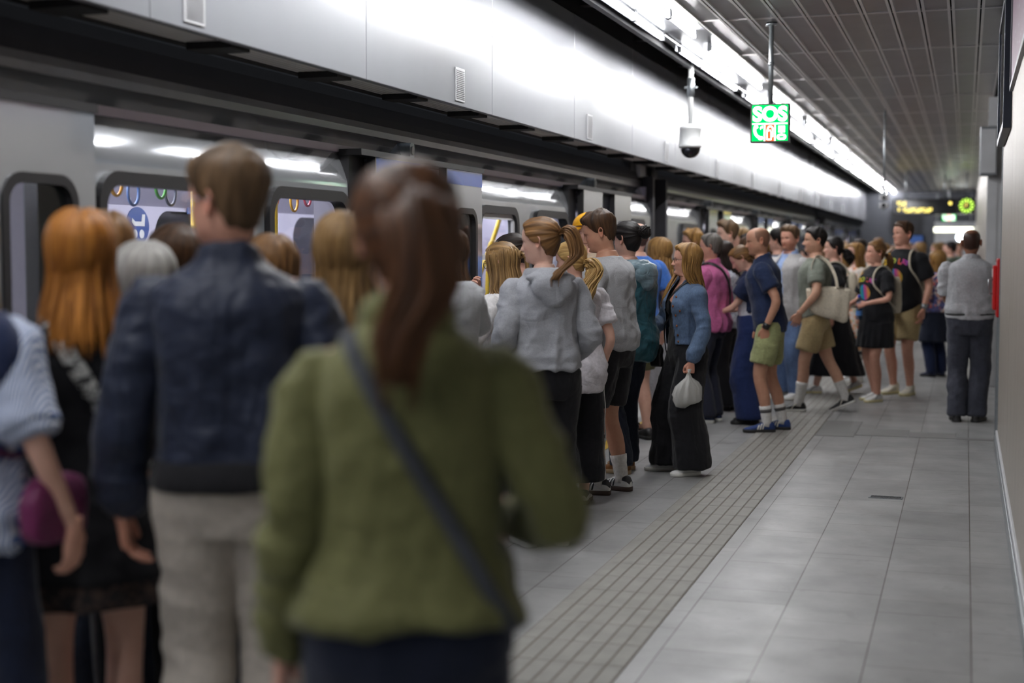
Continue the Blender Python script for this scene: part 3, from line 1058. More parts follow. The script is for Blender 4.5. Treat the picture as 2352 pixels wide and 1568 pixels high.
def carriage(ya, yb, doors, wins, label, detail):
    r = tag(empty('train_carriage', (0, 0, 0)), label, 'train carriage', 'carriages of the grey train')
    holes = []
    for c in doors:
        holes.append([(c - .72, -.02), (c + .72, -.02), (c + .72, 1.95), (c - .72, 1.95)])
    for (a, b, *_r) in wins:
        holes.append(rr_yz(a + .02, b - .02, .97, 1.905, .12))
    yz_plate('side_wall', [(ya, -.75), (yb, -.75), (yb, 1.955), (ya, 1.955)], holes, XS - .03, .06, M_TRAIN, r)
    upper_side(r, ya, yb, doors)
    # roof cove
    prof = [(-3.523, 2.298), (-3.520, 2.335), (-3.525, 2.372), (-3.60, 2.372), (-3.58, 2.298)]
    MB().prism(prof, 1, ya, yb).build('cove_rail', M_COVE2, r)
    prof = [(-3.525, 2.373), (-3.535, 2.42), (-3.56, 2.495), (-3.60, 2.56), (-3.75, 2.70), (-4.2, 2.82), (-5.0, 2.86), (-5.0, 2.75), (-4.2, 2.70), (-3.8, 2.60), (-3.60, 2.373)]
    MB().prism(prof, 1, ya, yb).build('roof', M_COVE, r, False)
    MB().box((-5.05, ya, 2.70), (-6.2, yb, 2.86)).build('roof_far', M_COVE, r)
    # interior
    MB().box((-6.12, ya, -.1), (XS - .06, yb, 0.0)).build('interior_floor', M_INTF, r)
    MB().box((-6.05, ya, 2.16), (XS - .06, yb, 2.20)).build('interior_ceiling', M_INTC, r)
    MB().prism([(-5.6, 2.16), (-6.02, 1.93), (-6.02, 2.16)], 1, ya, yb).build('ceiling_slope', M_INT, r)
    MB().box((-3.47, ya, 1.96), (-3.62, yb, 2.16)).build('ceiling_edge', M_INT, r)
    h2 = [rr_yz(a, a + 1.7, 1.0, 1.90, .20) for a in np.arange(ya + .4 if ya > 0 else -2.2, yb - 1.8, 2.41)]
    yz_plate('far_wall', [(ya, 0), (yb, 0), (yb, 2.16), (ya, 2.16)], h2, -6.05, .06, M_INT, r)
    fw = yz_plate('far_glass', [(ya, .9), (yb, .9), (yb, 1.95), (ya, 1.95)], [], -6.09, .005, plain('dark_glass', srgb(30, 32, 38), .06, spec=.6), r)
    for e in (ya, yb - .06):
        MB().box((-6.05, e, 0), (XS - .06, e + .06, 2.3)).build('end_wall', M_INT, r)
    for xx in (-4.25, -5.25):
        MB().box((xx - .06, ya + .2, 2.14), (xx + .06, yb - .2, 2.158)).build('ceiling_light', M_LED, r)
    for (a, b, *hp) in wins:
        window_unit(r, a, b, hopper=bool(hp and hp[0]))
    for c in doors:
        door_leaf(r, c - .97, c - .24, top=abs(c - 8.83) < .1 or c > 24)
        door_leaf(r, c + .24, c + .99, top=abs(c - 8.83) < .1 or c > 24)
        mb = MB()
        mb.box((XS - .06, c - 1.19, .0), (XS + .006, c - .97, 2.16))
        mb.box((XS - .05, c - 1.2, 2.14), (XS + .09, c + 1.0, 2.175))
        mb.build('door_pocket', M_RUBBER, r)
        lm = MB().add(*plate_x(rrect(.085, .10, .03, 6, c - .10, 2.235), XS - .08, .10)).build('door_lamp', M_STEEL, r, bevel=.006)
        MB().add(*plate_x(rrect(.045, .055, .02, 6, c - .10, 2.235), XS - .030, .014)).build('lens', M_WHITEP, lm)
        if detail:
            for s in (-1, 1):
                MB().box((-3.72, c + s * .95 - .02, 0), (-3.48, c + s * .95 + .02, 2.1)).build('partition', M_INT, r)
                if s > 0: MB().tube([(-3.75, c + s * .93, 0.0), (-3.75, c + s * .93, 2.14)], .021, 12).build('grab_pole', M_POLEY, r, True)
    MB().box((XS - .062, ya, -.75), (-6.1, yb, -.1)).build('underframe', M_BLACK, r)
    MB().box((XS + .0, ya, -.16), (XS + .045, yb, -.08)).build('step_rail', M_RUBBER, r)
    return r

def plate_x(poly, x, depth):
    V, F = plate(poly, [], depth)
    return np.stack([np.full(len(V), x) + V[:, 2], V[:, 0], V[:, 1]], -1), F

P_ = 4.82
D1 = [-.81, 4.01, 8.83, 13.65]
D1 = [8.83 + P_ * k for k in (-2, -1, 0, 1)]
car1 = carriage(-2.4, 16.02, D1, [(.3, 1.5), (1.8, 2.75), (5.10, 6.42), (6.60, 7.62), (9.90, 10.88, True), (11.33, 12.38), (14.85, 15.6)], 'grey train carriage alongside the platform with its door behind the auburn woman', True)
car2 = carriage(16.86, 36.0, [20.33, 25.15, 29.97, 34.6], [(17.7, 18.9), (21.6, 22.6), (22.9, 23.7), (26.4, 27.4), (27.8, 28.6), (31.2, 32.2), (32.6, 33.3)], 'second grey train carriage, beyond the dark bellows', False)
car3 = carriage(36.9, 58.0, [40.2, 45.0, 49.8], [(37.6, 38.9), (41.5, 43.0), (46.4, 47.8)], 'third grey train carriage, the last one visible down the platform', False)
for ya, yb, lb in ((16.02, 16.86, 'dark rubber bellows joining the first and second carriage'), (36.0, 36.9, 'dark rubber bellows joining the second and third carriage')):
    g = tag(empty('gangway_bellows', (0, ya, 0)), lb, 'bellows')
    mb = MB()
    n = 7
    for k in range(n):
        a = k * (yb - ya) / n
        mb.box((-6.0, a + .01, -.6), (-3.52 - .04 * (k % 2), a + (yb - ya) / n - .01, 2.45))
    mb.build('folds', M_ANTH, g)
    for e in (0, yb - ya - .1):
        MB().box((-3.55, e, -.7), (-3.385, e + .1, 2.42)).build('end_frame', M_COVE, g)
# roof equipment visible in the gap over the bellows
rq = tag(empty('roof_equipment', (-3.6, 15.6, 2.55)), 'dark roof equipment box above the bellows of the train', 'equipment')
MB().box((-.3, 0, -.1), (.05, 1.5, .12)).build('housing', M_ANTH, rq, bevel=.02)
MB().box((.02, .3, -.14), (.10, .55, .02)).build('bracket', M_LGREY, rq)
MB().box((.02, .9, -.14), (.10, 1.0, .05)).build('clip', M_BLACK, rq)

# hand loops, stanchions and the pram sticker seen through the near windows
RC = [('orange', (236, 168, 40)), ('blue', (96, 130, 190)), ('green', (90, 190, 80)), ('slate', (96, 100, 120)), ('red', (222, 120, 70)), ('yellow', (236, 180, 60)), ('pink', (226, 96, 120))]
for i, (y, z, q) in enumerate(((6.20, 1.93, 0), (6.43, 1.89, 1), (6.61, 1.93, 2), (6.79, 1.90, 3), (7.90, 1.92, 4), (8.27, 1.905, 5), (8.36, 1.94, 6), (5.75, 1.91, 1), (5.55, 1.93, 3))):
    nm, c = RC[q]
    h = tag(empty('grab_loop', (-4.0 - .05 * (i % 2), y, z)), '%s hand loop hanging inside the train window, %s' % (nm, ['by the stroller sticker', 'beside the yellow pole', 'near the carriage ceiling', 'over the seats', 'left of the wide window', 'in the narrow window', 'in the far corner', 'behind the ginger woman', 'close to the door'][i]), 'hand loop', 'hand loops in the train')
    a = np.linspace(0, 2 * math.pi, 25)
    V, F, uv = tube(np.stack([0 * a, .050 * np.cos(a), .066 * np.sin(a)], -1), .0085, 8, False)
    MB().add(V, F).build('ring', plain('loop_' + nm, srgb(*c), .35, coat=.3), h, True)
    MB().box((-.008, -.012, .06), (.008, .012, .26)).build('strap', M_SEAT, h)
for i, (pts, lb) in enumerate((([(-4.0, 6.95, 0), (-4.0, 6.95, 2.15)], 'upright yellow stanchion beside the short haired man'), ([(-3.95, 7.80, 0), (-3.95, 7.80, 2.15)], 'upright yellow stanchion at the edge of the narrower window'),
                               ([(-4.0, 11.55, 1.2), (-4.0, 12.30, 1.86), (-4.0, 12.36, 2.12)], 'slanting yellow grab rail behind the hopper window'), ([(-3.9, 11.62, .3), (-3.9, 11.70, 1.52), (-3.9, 11.9, 1.66)], 'bent yellow grab rail below the slanting one'))):
    t = tag(empty('stanchion'), lb, 'grab rail', 'yellow rails in the train')
    MB().tube(pts if len(pts) == 2 else curve_pts(pts, 20), .021, 12).build('rail', M_POLEY, t, True)
    MB().tube([np.array(pts[-1]) - [0, 0, .03], pts[-1]], .03, 12).build('socket', M_STEEL, t, True)
st = tag(empty('pram_sticker', (-6.015, 9.60, 1.775)), 'round blue sticker with a white pram inside the train', 'sticker')
MB().add(*plate_x([(.16 * math.cos(q), .145 * math.sin(q)) for q in np.linspace(0, 2 * math.pi, 32, endpoint=False)], 0, .004)).build('disc', plain('sign_blue', srgb(30, 74, 150), .4), st)
mb = MB()
mb.add(*plate_x([(-.09, .03), (-.05, .0), (.09, .0), (.10, .09), (.06, .09), (.05, .035), (-.04, .035), (-.08, .06)], .004, .003))
for q in (-.045, .05):
    mb.add(*plate_x([(q + .034 * math.cos(t), -.06 + .034 * math.sin(t)) for t in np.linspace(0, 2 * math.pi, 16, endpoint=False)], .004, .003))
mb.build('pictogram', M_WHITEP, st)
sn = tag(empty('notice_strip', (-6.015, 10.55, 1.93)), 'small blue notice strip above the far train window', 'notice')
MB().box((0, -.22, -.045), (.004, .22, .045)).build('plate', plain('notice_blue', srgb(70, 110, 180), .4), sn)
# train seats along the far side
for y in np.arange(-1.0, 15.0, .95):
    if min(abs(y - c) for c in D1) < .8: continue
    mb = MB()
    mb.box((-5.85, y - .22, .40), (-5.38, y + .22, .48))
    mb.box((-5.94, y - .22, .45), (-5.85, y + .22, 1.05))
    s = mb.build('seat', M_SEAT, car1, bevel=.03)
    MB().box((-5.65, y - .04, 0), (-5.55, y + .04, .40)).build('pedestal', M_STEEL, s)

# ------------------------------------------------------------------ people: head, hair, hands, shoes, bodies, clothes
HZ0, HH = 1.525, 0.225          # chin height and head height of the 1.75 m reference figure
NT = 84

def head_hs():
    top = 1 - 0.14 * (np.linspace(0, 1, 10)[:-1]) ** 2
    return np.concatenate([top, np.linspace(0.86, 0.06, 44), np.linspace(0.045, -0.10, 12), np.linspace(-0.13, -0.52, 9)])

_K = dict(
    h=[-0.60, -0.45, -0.30, -0.18, -0.10, -0.055, -0.03, 0.00, 0.05, 0.11, 0.18, 0.25, 0.33, 0.42, 0.50, 0.56, 0.62, 0.70],
    w=[0.090, 0.068, 0.056, 0.053, 0.052, 0.051, 0.048, 0.044, 0.046, 0.052, 0.0595, 0.065, 0.069, 0.072, 0.0740, 0.0755, 0.0765, 0.0765],
    f=[0.058, 0.046, 0.038, 0.035, 0.037, 0.042, 0.062, 0.080, 0.089, 0.0905, 0.089, 0.0915, 0.0915, 0.0905, 0.0900, 0.0950, 0.0965, 0.0955],
    b=[0.085, 0.074, 0.066, 0.062, 0.061, 0.061, 0.061, 0.061, 0.062, 0.064, 0.068, 0.075, 0.085, 0.095, 0.101, 0.103, 0.104, 0.104])

def head_prof(h, jaw=1.0):
    h = np.asarray(h, float)
    hh = np.minimum(h, 0.70)
    top = np.sqrt(np.clip(1 - (np.clip((h - 0.64) / 0.36, 0, 1)) ** 2.5, 0, 1))
    w = np.interp(hh, _K['h'], _K['w'])
    f = np.interp(hh, _K['h'], _K['f'])
    b = np.interp(hh, _K['h'], _K['b'])
    j = 1 + (jaw - 1) * sstep(0.45, 0.1, h) * sstep(-0.25, 0.0, h)
    return w * top * j, f * top, b * top

def head_ring(theta, h, jaw=1.0):
    """smooth head surface without features; theta 0 = nose direction"""
    w, f, b = head_prof(h, jaw)
    c, s = np.cos(theta), np.sin(theta)
    ex = 0.92
    x = w * np.sign(s) * np.abs(s) ** ex
    y = np.where(c > 0, f, b) * np.sign(c) * np.abs(c) ** ex
    return np.stack([x, y, HZ0 + HH * (h + 0 * theta)], -1)

def thetas():
    s = np.linspace(-math.pi, math.pi, NT, endpoint=False)
    return s - 0.45 * np.sin(s)

def G(x, s):
    return np.exp(-(x / s) ** 2)

def build_head(sp):
    hs, th = head_hs(), thetas()
    Hg, Tg = np.meshgrid(hs, th, indexing='ij')
    jaw = sp.get('jaw', 1.06 if sp['sex'] == 'm' else 0.94)
    P = head_ring(Tg, Hg, jaw)
    # soften the ring table
    for _ in range(2):
        P[1:-1] = 0.25 * P[:-2] + 0.5 * P[1:-1] + 0.25 * P[2:]
    x, y = P[..., 0], P[..., 1]
    fr = (np.cos(Tg) > 0.05).astype(float) * sstep(0.05, 0.4, np.cos(Tg))
    nose = np.interp(Hg, [0.285, 0.305, 0.33, 0.36, 0.42, 0.5, 0.56, 0.6], [0, .009, .0235, .0275, .019, .0095, .0035, 0])
    ns = sp.get('nose', 1.0)
    sig = np.interp(Hg, [0.3, 0.36, 0.42, 0.56], [.0125, .011, .0085, .007])
    d = nose * ns * G(x, sig)
    d += 0.009 * G(np.abs(x) - 0.0135, 0.006) * G(Hg - 0.335, 0.028)
    d -= 0.0095 * G(np.abs(x) - 0.031, 0.0165) * G(Hg - 0.50, 0.045)
    d -= 0.003 * G(np.abs(x) - 0.016, 0.008) * G(Hg - 0.52, 0.05)
    br = 1.0 if sp['sex'] == 'm' else 0.45
    d += 0.0045 * br * G(np.abs(x) - 0.028, 0.022) * G(Hg - 0.575, 0.028)
    d += 0.004 * G(np.abs(x) - 0.045, 0.018) * G(Hg - 0.38, 0.07)
    d += 0.0065 * np.exp(-(x / 0.023) ** 4) * G(Hg - 0.243, 0.016)
    d += 0.0065 * np.exp(-(x / 0.020) ** 4) * G(Hg - 0.203, 0.016)
    d -= 0.0045 * np.exp(-(x / 0.026) ** 4) * G(Hg - 0.2235, 0.0065)
    d -= 0.0045 * G(x, 0.02) * G(Hg - 0.155, 0.022)
    d += 0.0075 * G(x, 0.02) * G(Hg - 0.065, 0.05)
    P[..., 1] += d * fr
    V = P.reshape(-1, 3)
    n = len(hs)
    F = []
    for i in range(n - 1):
        a, b = i * NT, (i + 1) * NT
        for j in range(NT):
            k = (j + 1) % NT
            F.append((a + j, b + j, b + k, a + k))
    # tints: lips, brows, stubble, cropped scalp
    T = np.ones((len(V), 3))
    xx, hg, fg = V[:, 0], Hg.ravel(), fr.ravel()
    m = np.maximum(np.exp(-(xx / 0.023) ** 4) * G(hg - 0.241, 0.013), np.exp(-(xx / 0.021) ** 4) * G(hg - 0.205, 0.016)) * fg
    lip = np.array([0.92, 0.58, 0.58])
    T = T * (1 - m[:, None] + m[:, None] * lip)
    bm = np.clip(1.5 * G(np.abs(xx) - 0.032, 0.017) * G(hg - (0.582 - 6.0 * (np.abs(xx) - 0.032) ** 2 / 0.01), 0.0135) * fg, 0, 1)
    brow = np.array(sp.get('brow', (0.30, 0.24, 0.20)))
    T = T * (1 - bm[:, None] + bm[:, None] * brow)
    em = np.clip(G(np.abs(xx) - 0.032, 0.016) * G(hg - 0.528, 0.007) * fg, 0, 1) * 0.75
    T = T * (1 - em[:, None] + em[:, None] * np.array([0.25, 0.2, 0.2]))
    ck = 0.22 * G(np.abs(xx) - 0.045, 0.02) * G(hg - 0.36, 0.08) * fg
    T = T * (1 - ck[:, None] * np.array([0, 0.5, 0.5]))
    if sp.get('beard', 0):
        ca = np.cos(Tg).ravel()
        bm = sp['beard'] * sstep(0.33, 0.24, hg) * sstep(-0.06, 0.0, hg) * sstep(-0.05, 0.2, ca) * (1 - m)
        T = T * (1 - bm[:, None] + bm[:, None] * np.array(sp.get('beard_tint', (0.42, 0.36, 0.34))))
    if sp.get('crop', 0):
        ang = np.abs(np.degrees(Tg)).ravel()
        lim = np.interp(ang, [0, 55, 80, 95, 120, 180], [2, 2, 0.45, 0.40, 0.22, 0.15])
        top = sstep(0.93, 0.80, hg) if sp.get('bald_top', True) else 1.0
        bm = sp['crop'] * sstep(0, 0.05, hg - lim) * top
        T = T * (1 - bm[:, None] + bm[:, None] * np.array(sp.get('crop_tint', (0.45, 0.42, 0.42))))
    parts = [(V, F, 0, T)]
    # ears
    for s in (-1, 1):
        w, _, _ = head_prof(0.48, jaw)
        c = np.array([s * (w - 0.001), -0.012, HZ0 + 0.475 * HH])
        a = np.linspace(0, 2 * math.pi, 20, endpoint=False)
        out = np.array([s * 0.42, -0.9, 0]); out /= np.linalg.norm(out)
        upv = np.array([0, -0.12, 1.0]); upv /= np.linalg.norm(upv)
        nrm = np.array([s * 0.9, 0.42, 0]); nrm /= np.linalg.norm(nrm)
        rr = np.where(np.sin(a) > 0, 1.0, 0.82)
        rim = c + (0.0175 * rr * np.cos(a))[:, None] * out + (0.031 * np.sin(a))[:, None] * upv + 0.007 * nrm + 0.011 * out
        R = [c + 0.011 * out + (rim - c - 0.011 * out) * q + nrm * e for q, e in ((0.30, -0.012), (0.75, -0.008), (1.05, 0.0), (1.0, 0.005), (0.78, 0.003), (0.60, -0.004), (0.25, -0.004))]
        Ve, Fe = loft(R)
        parts.append((Ve, Fe, 0, np.tile([1.0, 0.86, 0.84], (len(Ve), 1))))
    # eyes
    for s in (-1, 1):
        yc = 0.0905 * math.cos(0.36) - 0.0095 - 0.0068
        c = np.array([s * 0.031, yc, HZ0 + 0.50 * HH])
        u = np.linspace(0, math.pi, 9)
        v = np.linspace(0, 2 * math.pi, 12, endpoint=False)
        R = [c + 0.0118 * np.stack([math.sin(q) * np.cos(v), np.full(12, math.cos(q)), 0.86 * math.sin(q) * np.sin(v)], -1) for q in u[1:-1]]
        Ve, Fe = loft(R)
        ca = (Ve[:, 1] - c[1]) / 0.0118
        col = np.where(ca[:, None] > 0.80, np.array([[0.10, 0.09, 0.09]]), np.array([[1.5, 1.7, 1.9]]))
        parts.append((Ve, Fe, 0, np.clip(col, 0, 1.9)))
    return parts

def hairline(ang, hf, hn, side=0.42):
    return np.interp(ang, [0, 35, 55, 68, 80, 92, 104, 128, 180], [hf, hf - 0.01, hf - 0.06, 0.62, side + 0.04, side, side - 0.02, hn + 0.06, hn])

def hair_cap(sp, hf=0.80, hn=0.14, tt=0.026, ts=0.012, quiff=0.0, rough=0.004, tie=None, side=0.42, bald=None, part=0.0, soft=0.07):
    hs = np.concatenate([1 - 0.14 * (np.linspace(0, 1, 12)[:-1]) ** 2, np.linspace(0.86, 0.0, 54)])
    th = thetas()
    Hg, Tg = np.meshgrid(hs, th, indexing='ij')
    jaw = sp.get('jaw', 1.06 if sp['sex'] == 'm' else 0.94)
    P = head_ring(Tg, Hg, jaw)
    c0 = np.array([0, -0.005, HZ0 + 0.62 * HH])
    D = P - c0
    D /= np.linalg.norm(D, axis=-1, keepdims=True)
    ang = np.abs(np.degrees(Tg))
    jag = 0.018 * vnoise(np.stack([Tg.ravel() * 9, Hg.ravel() * 3, 0 * Tg.ravel()], -1), 3).reshape(Tg.shape)
    m = sstep(-0.02, soft, Hg - hairline(ang, hf, hn, side) + jag)
    if bald is not None:
        m = m * (1 - sstep(bald, bald + 0.10, Hg + 0.02 * np.cos(Tg)))
    topw = sstep(0.55, 0.95, Hg)
    T = ts * (1 if tie is not None or soft < .1 else (.45 + .55 * sstep(.35, .68, Hg))) + (tt - ts) * topw + quiff * sstep(0.25, 0.9, np.cos(Tg)) * sstep(0.72, 0.9, Hg)
    V0 = P.reshape(-1, 3)
    if tie is None:
        sx = P[..., 0] + 0.6 * vnoise(V0 * 30, 9).reshape(Tg.shape) * 0.01
        u = np.arctan2(P[..., 0], P[..., 1] + 0.04) / (2 * math.pi) + 0.5
        v = Hg
    else:
        q = V0 - np.array(tie)
        u = (np.arctan2(q[:, 0], q[:, 2]) / (2 * math.pi)).reshape(Tg.shape) + 0.5
        v = np.linalg.norm(q, axis=1).reshape(Tg.shape) * 4
    st = vnoise(np.stack([u.ravel() * 46, v.ravel() * 3, 0 * u.ravel()], -1), 5).reshape(Tg.shape)
    lump = vnoise(V0 * 38, 11).reshape(Tg.shape)
    T = T + rough * st + rough * 1.2 * lump * topw
    if part:
        T = T - 0.008 * G(P[..., 0] - part, 0.006) * topw
    P = P + D * (T * m - 0.007 * (1 - m))[..., None]
    n = len(hs)
    F = []
    mm = m > 0.01
    for i in range(n - 1):
        a, b = i * NT, (i + 1) * NT
        for j in range(NT):
            k = (j + 1) % NT
            if mm[i, j] or mm[i, k] or mm[i + 1, j] or mm[i + 1, k]:
                F.append((a + j, b + j, b + k, a + k))
    return P.reshape(-1, 3), F, np.stack([u.ravel(), v.ravel()], -1)

def shell_pt(th, z, thick, flare, back=0.0):
    """surface that loose hair hangs on"""
    h = (z - HZ0) / HH
    p = head_ring(np.array(th), np.array(max(h, 0.36)), 1.0)
    c, s = math.cos(th), math.sin(th)
    t = float(sstep(0.40, -0.15, h))
    fall = max(0.0, (HZ0 + 0.1 * HH) - z)
    ax = 0.080 + flare * fall
    by = 0.100 + 0.10 * min(fall, 0.2) + back * fall
    fy = 0.066
    e = np.array([ax * s, (fy if c > 0 else by) * c, z])
    q = p * (1 - t) + e * t
    q[2] = z
    d = np.array([s, c, 0])
    return q + d * thick

def lock(mb, path, r, seg=5, flat=0.55, mi=0, u=None):
    V, F, uv = tube(path, r, seg, True, flat)
    u0 = random.random() * 3 if u is None else u
    uv = np.stack([u0 + 0.05 * uv[:, 0], uv[:, 1]], 1)
    mb.add(V, F, mi, uv)

def taper(n, r, tip=0.15):
    t = np.linspace(0, 1, n)
    return r * (0.55 + 0.45 * sstep(0, 0.2, t)) * (1 - (1 - tip) * sstep(0.72, 1.0, t))

def make_hair(sp):
    """returns an MB for the hair of one person (material 0 hair, 1 hair tie)"""
    st = sp.get('hair', 'short')
    mb = MB()
    if st == 'none':
        return None
    kw = dict(sp.get('cap', {}))
    f = sp['sex'] == 'f'
    N_ = sp.get('locks', 90)
    if st in ('short', 'fringe'):
        kw.setdefault('soft', 0.13)
        mb.add(*_cap(sp, **kw))
        if st == 'short' and sp.get('tufts', 0):
            for _ in range(170):
                th = random.uniform(-math.pi, math.pi); h = random.uniform(0.74, 0.98)
                if kw.get('bald') and h > kw['bald'] - 0.12: continue
                p = head_ring(np.array(th), np.array(h)) 
                nrm = p - np.array([0, -0.005, HZ0 + 0.6 * HH]); nrm /= np.linalg.norm(nrm)
                tt = kw.get('tt', 0.026)
                p0 = p + nrm * (tt * 0.55)
                dr = np.array([random.uniform(-.4, .4) + 0.5 * p[0] / 0.08, random.uniform(0.0, 0.6), 0.05])
                dr -= nrm * (dr @ nrm) * 0.7
                L = random.uniform(0.018, 0.034)
                lock(mb, [p0, p0 + dr * L * .5 + nrm * tt * .45, p0 + dr * L + nrm * tt * .55], [0.006, 0.005, 0.001], 4)
        return mb
    if st in ('tail', 'bun', 'half', 'lowtail'):
        tz = {'tail': 1.668, 'bun': 1.675, 'half': 1.668, 'lowtail': 1.60}[st]
        tie = np.array([0, -0.128 if st != 'lowtail' else -0.108, tz])
        k2 = dict(hf=0.83, hn=0.10, tt=0.017, ts=0.012, rough=0.0035, tie=tuple(tie), side=0.44)
        k2.update(kw)
        mb.add(*_cap(sp, **k2))
        # tie
        a = np.linspace(0, 2 * math.pi, 18, endpoint=False)
        ring = [tie + np.array([0.019 * math.cos(q), -0.008, 0.019 * math.sin(q)]) for q in a]
        R = []
        for q in a:
            cdir = np.array([math.cos(q), 0, math.sin(q)])
            cc = tie + cdir * 0.019 + np.array([0, -0.012, 0])
            R.append([cc + 0.0085 * (math.cos(b) * cdir + math.sin(b) * np.array([0, 1.25, 0])) for b in np.linspace(0, 2 * math.pi, 8, endpoint=False)])
        V, F = loft(np.array(R + [R[0]]), False)
        mb.add(V, F, 0 if st == 'half' else 1)
    if st in ('tail', 'lowtail'):
        L = sp.get('tail_len', 0.30)
        sw = sp.get('tail_w', 0.036)
        ctr = [tie + [0, 0.01, 0], tie + [0, -0.035, 0.006], tie + [0.004, -0.062, -0.045], tie + [0.006, -0.074, -0.5 * L], tie + [0.0, -0.080, -L]]
        if st == 'lowtail':
            ctr = [tie + [0, 0.01, 0], tie + [0, -0.026, -0.01], tie + [0, -0.058, -0.06], tie + [0, -0.075, -0.5 * L], tie + [0, -0.070, -L]]
        C = curve_pts(ctr, 16)
        Tn, A, B = frames(C)
        env = sw * np.interp(np.linspace(0, 1, 16), [0, .12, .35, .7, 1], [.35, .55, 1, .95, .45])
        V, F, uv = tube(C[:-1], env[:-1] * 0.8, 10)
        mb.add(V, F, 0, uv)
        for i in range(46):
            a, q = random.uniform(0, 2 * math.pi), random.uniform(.6, 1.0)
            wv = sp.get('wave', 0.003)
            ph = random.uniform(0, 6)
            nn = random.randint(12, 16)
            pth = C[:nn] + (env[:nn] * q * math.cos(a))[:, None] * A[:nn] + (env[:nn] * q * math.sin(a))[:, None] * B[:nn]
            pth = pth + wv * np.sin(np.linspace(0, sp.get('wfreq', 9), nn) + ph)[:, None] * A[:nn]
            lock(mb, pth, taper(nn, 0.0085))
        return mb
    if st == 'bun':
        c = tie + np.array([0, -0.035, 0.012])
        for i in range(46):
            ax = np.array([random.gauss(0, 1), random.gauss(0, .5) + 1.2, random.gauss(0, 1)]); ax /= np.linalg.norm(ax)
            u = np.cross(ax, [0.3, 0.2, 1]); u /= np.linalg.norm(u); w = np.cross(ax, u)
            a0 = random.uniform(0, 6.28)
            r = random.uniform(0.036, 0.046)
            off = random.uniform(-0.02, 0.02)
            pth = [c + ax * off + math.sqrt(max(r * r - off * off, 1e-5)) * (math.cos(a0 + q) * u + math.sin(a0 + q) * w) for q in np.linspace(0, 2.6, 9)]
            lock(mb, pth, taper(9, 0.009))
        V, F, uv = tube([c + [0, -.03, 0], c + [0, -.02, 0], c, c + [0, .02, 0], c + [0, .035, 0]], [.015, .034, .041, .034, .02], 12)
        mb.add(V, F, 0, uv)
        return mb
    # loose hair: cap plus hanging locks
    L = sp.get('len', 0.38)
    flare = sp.get('flare', 0.10)
    wv, wf = sp.get('wave', 0.004), sp.get('wfreq', 7)
    thick = sp.get('thick', 0.020)
    k2 = dict(hf=0.84, hn=0.0, tt=thick + 0.004, ts=thick, rough=0.003, side=0.30, part=sp.get('part', 0.012))
    if st == 'half':
        k2.update(tie=None, tt=0.018, ts=0.016)
    k2.update(kw)
    if st != 'half':
        mb.add(*_cap(sp, **k2))
    th0 = math.radians(sp.get('open', 62))
    back = sp.get('backfall', 0.12)
    def path(th, L, off, n, ph, start):
        zz = np.linspace(start, HZ0 + 0.80 * HH - L, n)
        P = np.array([shell_pt(th if z > 1.47 else math.copysign(max(abs(th), min(math.radians(sp.get('shoulder_open', 112)), abs(th) + (1.47 - z) * 9)), th), z, thick * 0.55 + off, flare, back) for z in zz])
        s = np.sin(np.linspace(0, wf, n) + ph) * wv * np.linspace(0.2, 1, n)
        t = np.array([math.cos(th), -math.sin(th), 0])
        P = P + s[:, None] * t
        P = P + (np.cos(np.linspace(0, wf, n) * 1.0 + ph) * wv * 0.7 * np.linspace(0.2, 1, n))[:, None] * np.array([math.sin(th), math.cos(th), 0])
        return P
    # solid core sheet behind the locks
    n, mth = 22, 34
    ths = np.linspace(th0 + 0.1, 2 * math.pi - th0 - 0.1, mth)
    ths = np.where(ths > math.pi, ths - 2 * math.pi, ths)
    sheet = np.array([path(t, L * (0.90 + 0.03 * vnoise(np.array([[t * 6, 0, 0]]))[0]), -0.006, n, 0, HZ0 + 0.72 * HH) for t in ths])
    inner = np.array([path(t, L * 0.90, -0.018, n, 0, HZ0 + 0.72 * HH) for t in ths])
    for S, fl in ((sheet, False), (inner, True)):
        V = S.reshape(-1, 3)
        F = []
        for i in range(mth - 1):
            for j in range(n - 1):
                q = (i * n + j, i * n + j + 1, (i + 1) * n + j + 1, (i + 1) * n + j)
                F.append(q[::-1] if fl else q)
        uv = np.stack([np.repeat(np.linspace(0, 1, mth), n), np.tile(np.linspace(1, 0, n), mth)], -1)
        mb.add(V, F, 0, uv)
    for i in range(N_):
        t = random.uniform(th0, 2 * math.pi - th0)
        t = t - 2 * math.pi if t > math.pi else t
        nn = 18
        ln = L * random.uniform(0.86, 1.06) * (1.0 if abs(t) > 1.6 else sp.get('front_len', 0.9))
        P = path(t, ln, random.uniform(-0.004, 0.008), nn, random.uniform(0, 6.28), HZ0 + HH * random.uniform(0.70, 0.9))
        lock(mb, P, taper(nn, random.uniform(0.007, 0.0125)))
    if st == 'half':
        # thin tail of the tied upper hair
        C = curve_pts([tie, tie + [0.0, -0.03, 0.004], tie + [0.005, -0.045, -0.05], tie + [0.0, -0.040, -0.20]], 14)
        for i in range(18):
            o = np.array([random.uniform(-.012, .012), random.uniform(-.01, .01), 0])
            lock(mb, C + o * np.linspace(.4, 1, 14)[:, None], taper(14, 0.008))
    for b in sp.get('bundles', []):
        C = curve_pts(b, 16)
        for i in range(22):
            o = np.array([random.gauss(0, .010), random.gauss(0, .008), random.gauss(0, .004)])
            ph = random.uniform(0, 6)
            w = np.sin(np.linspace(0, 8, 16) + ph) * 0.004
            lock(mb, C + o + w[:, None] * np.array([1, 0.5, 0]), taper(16, 0.0085))
    return mb

def _cap(sp, **kw):
    V, F, uv = hair_cap(sp, **kw)
    return V, F, 0, uv

# ---- hands
_HANDS = {}

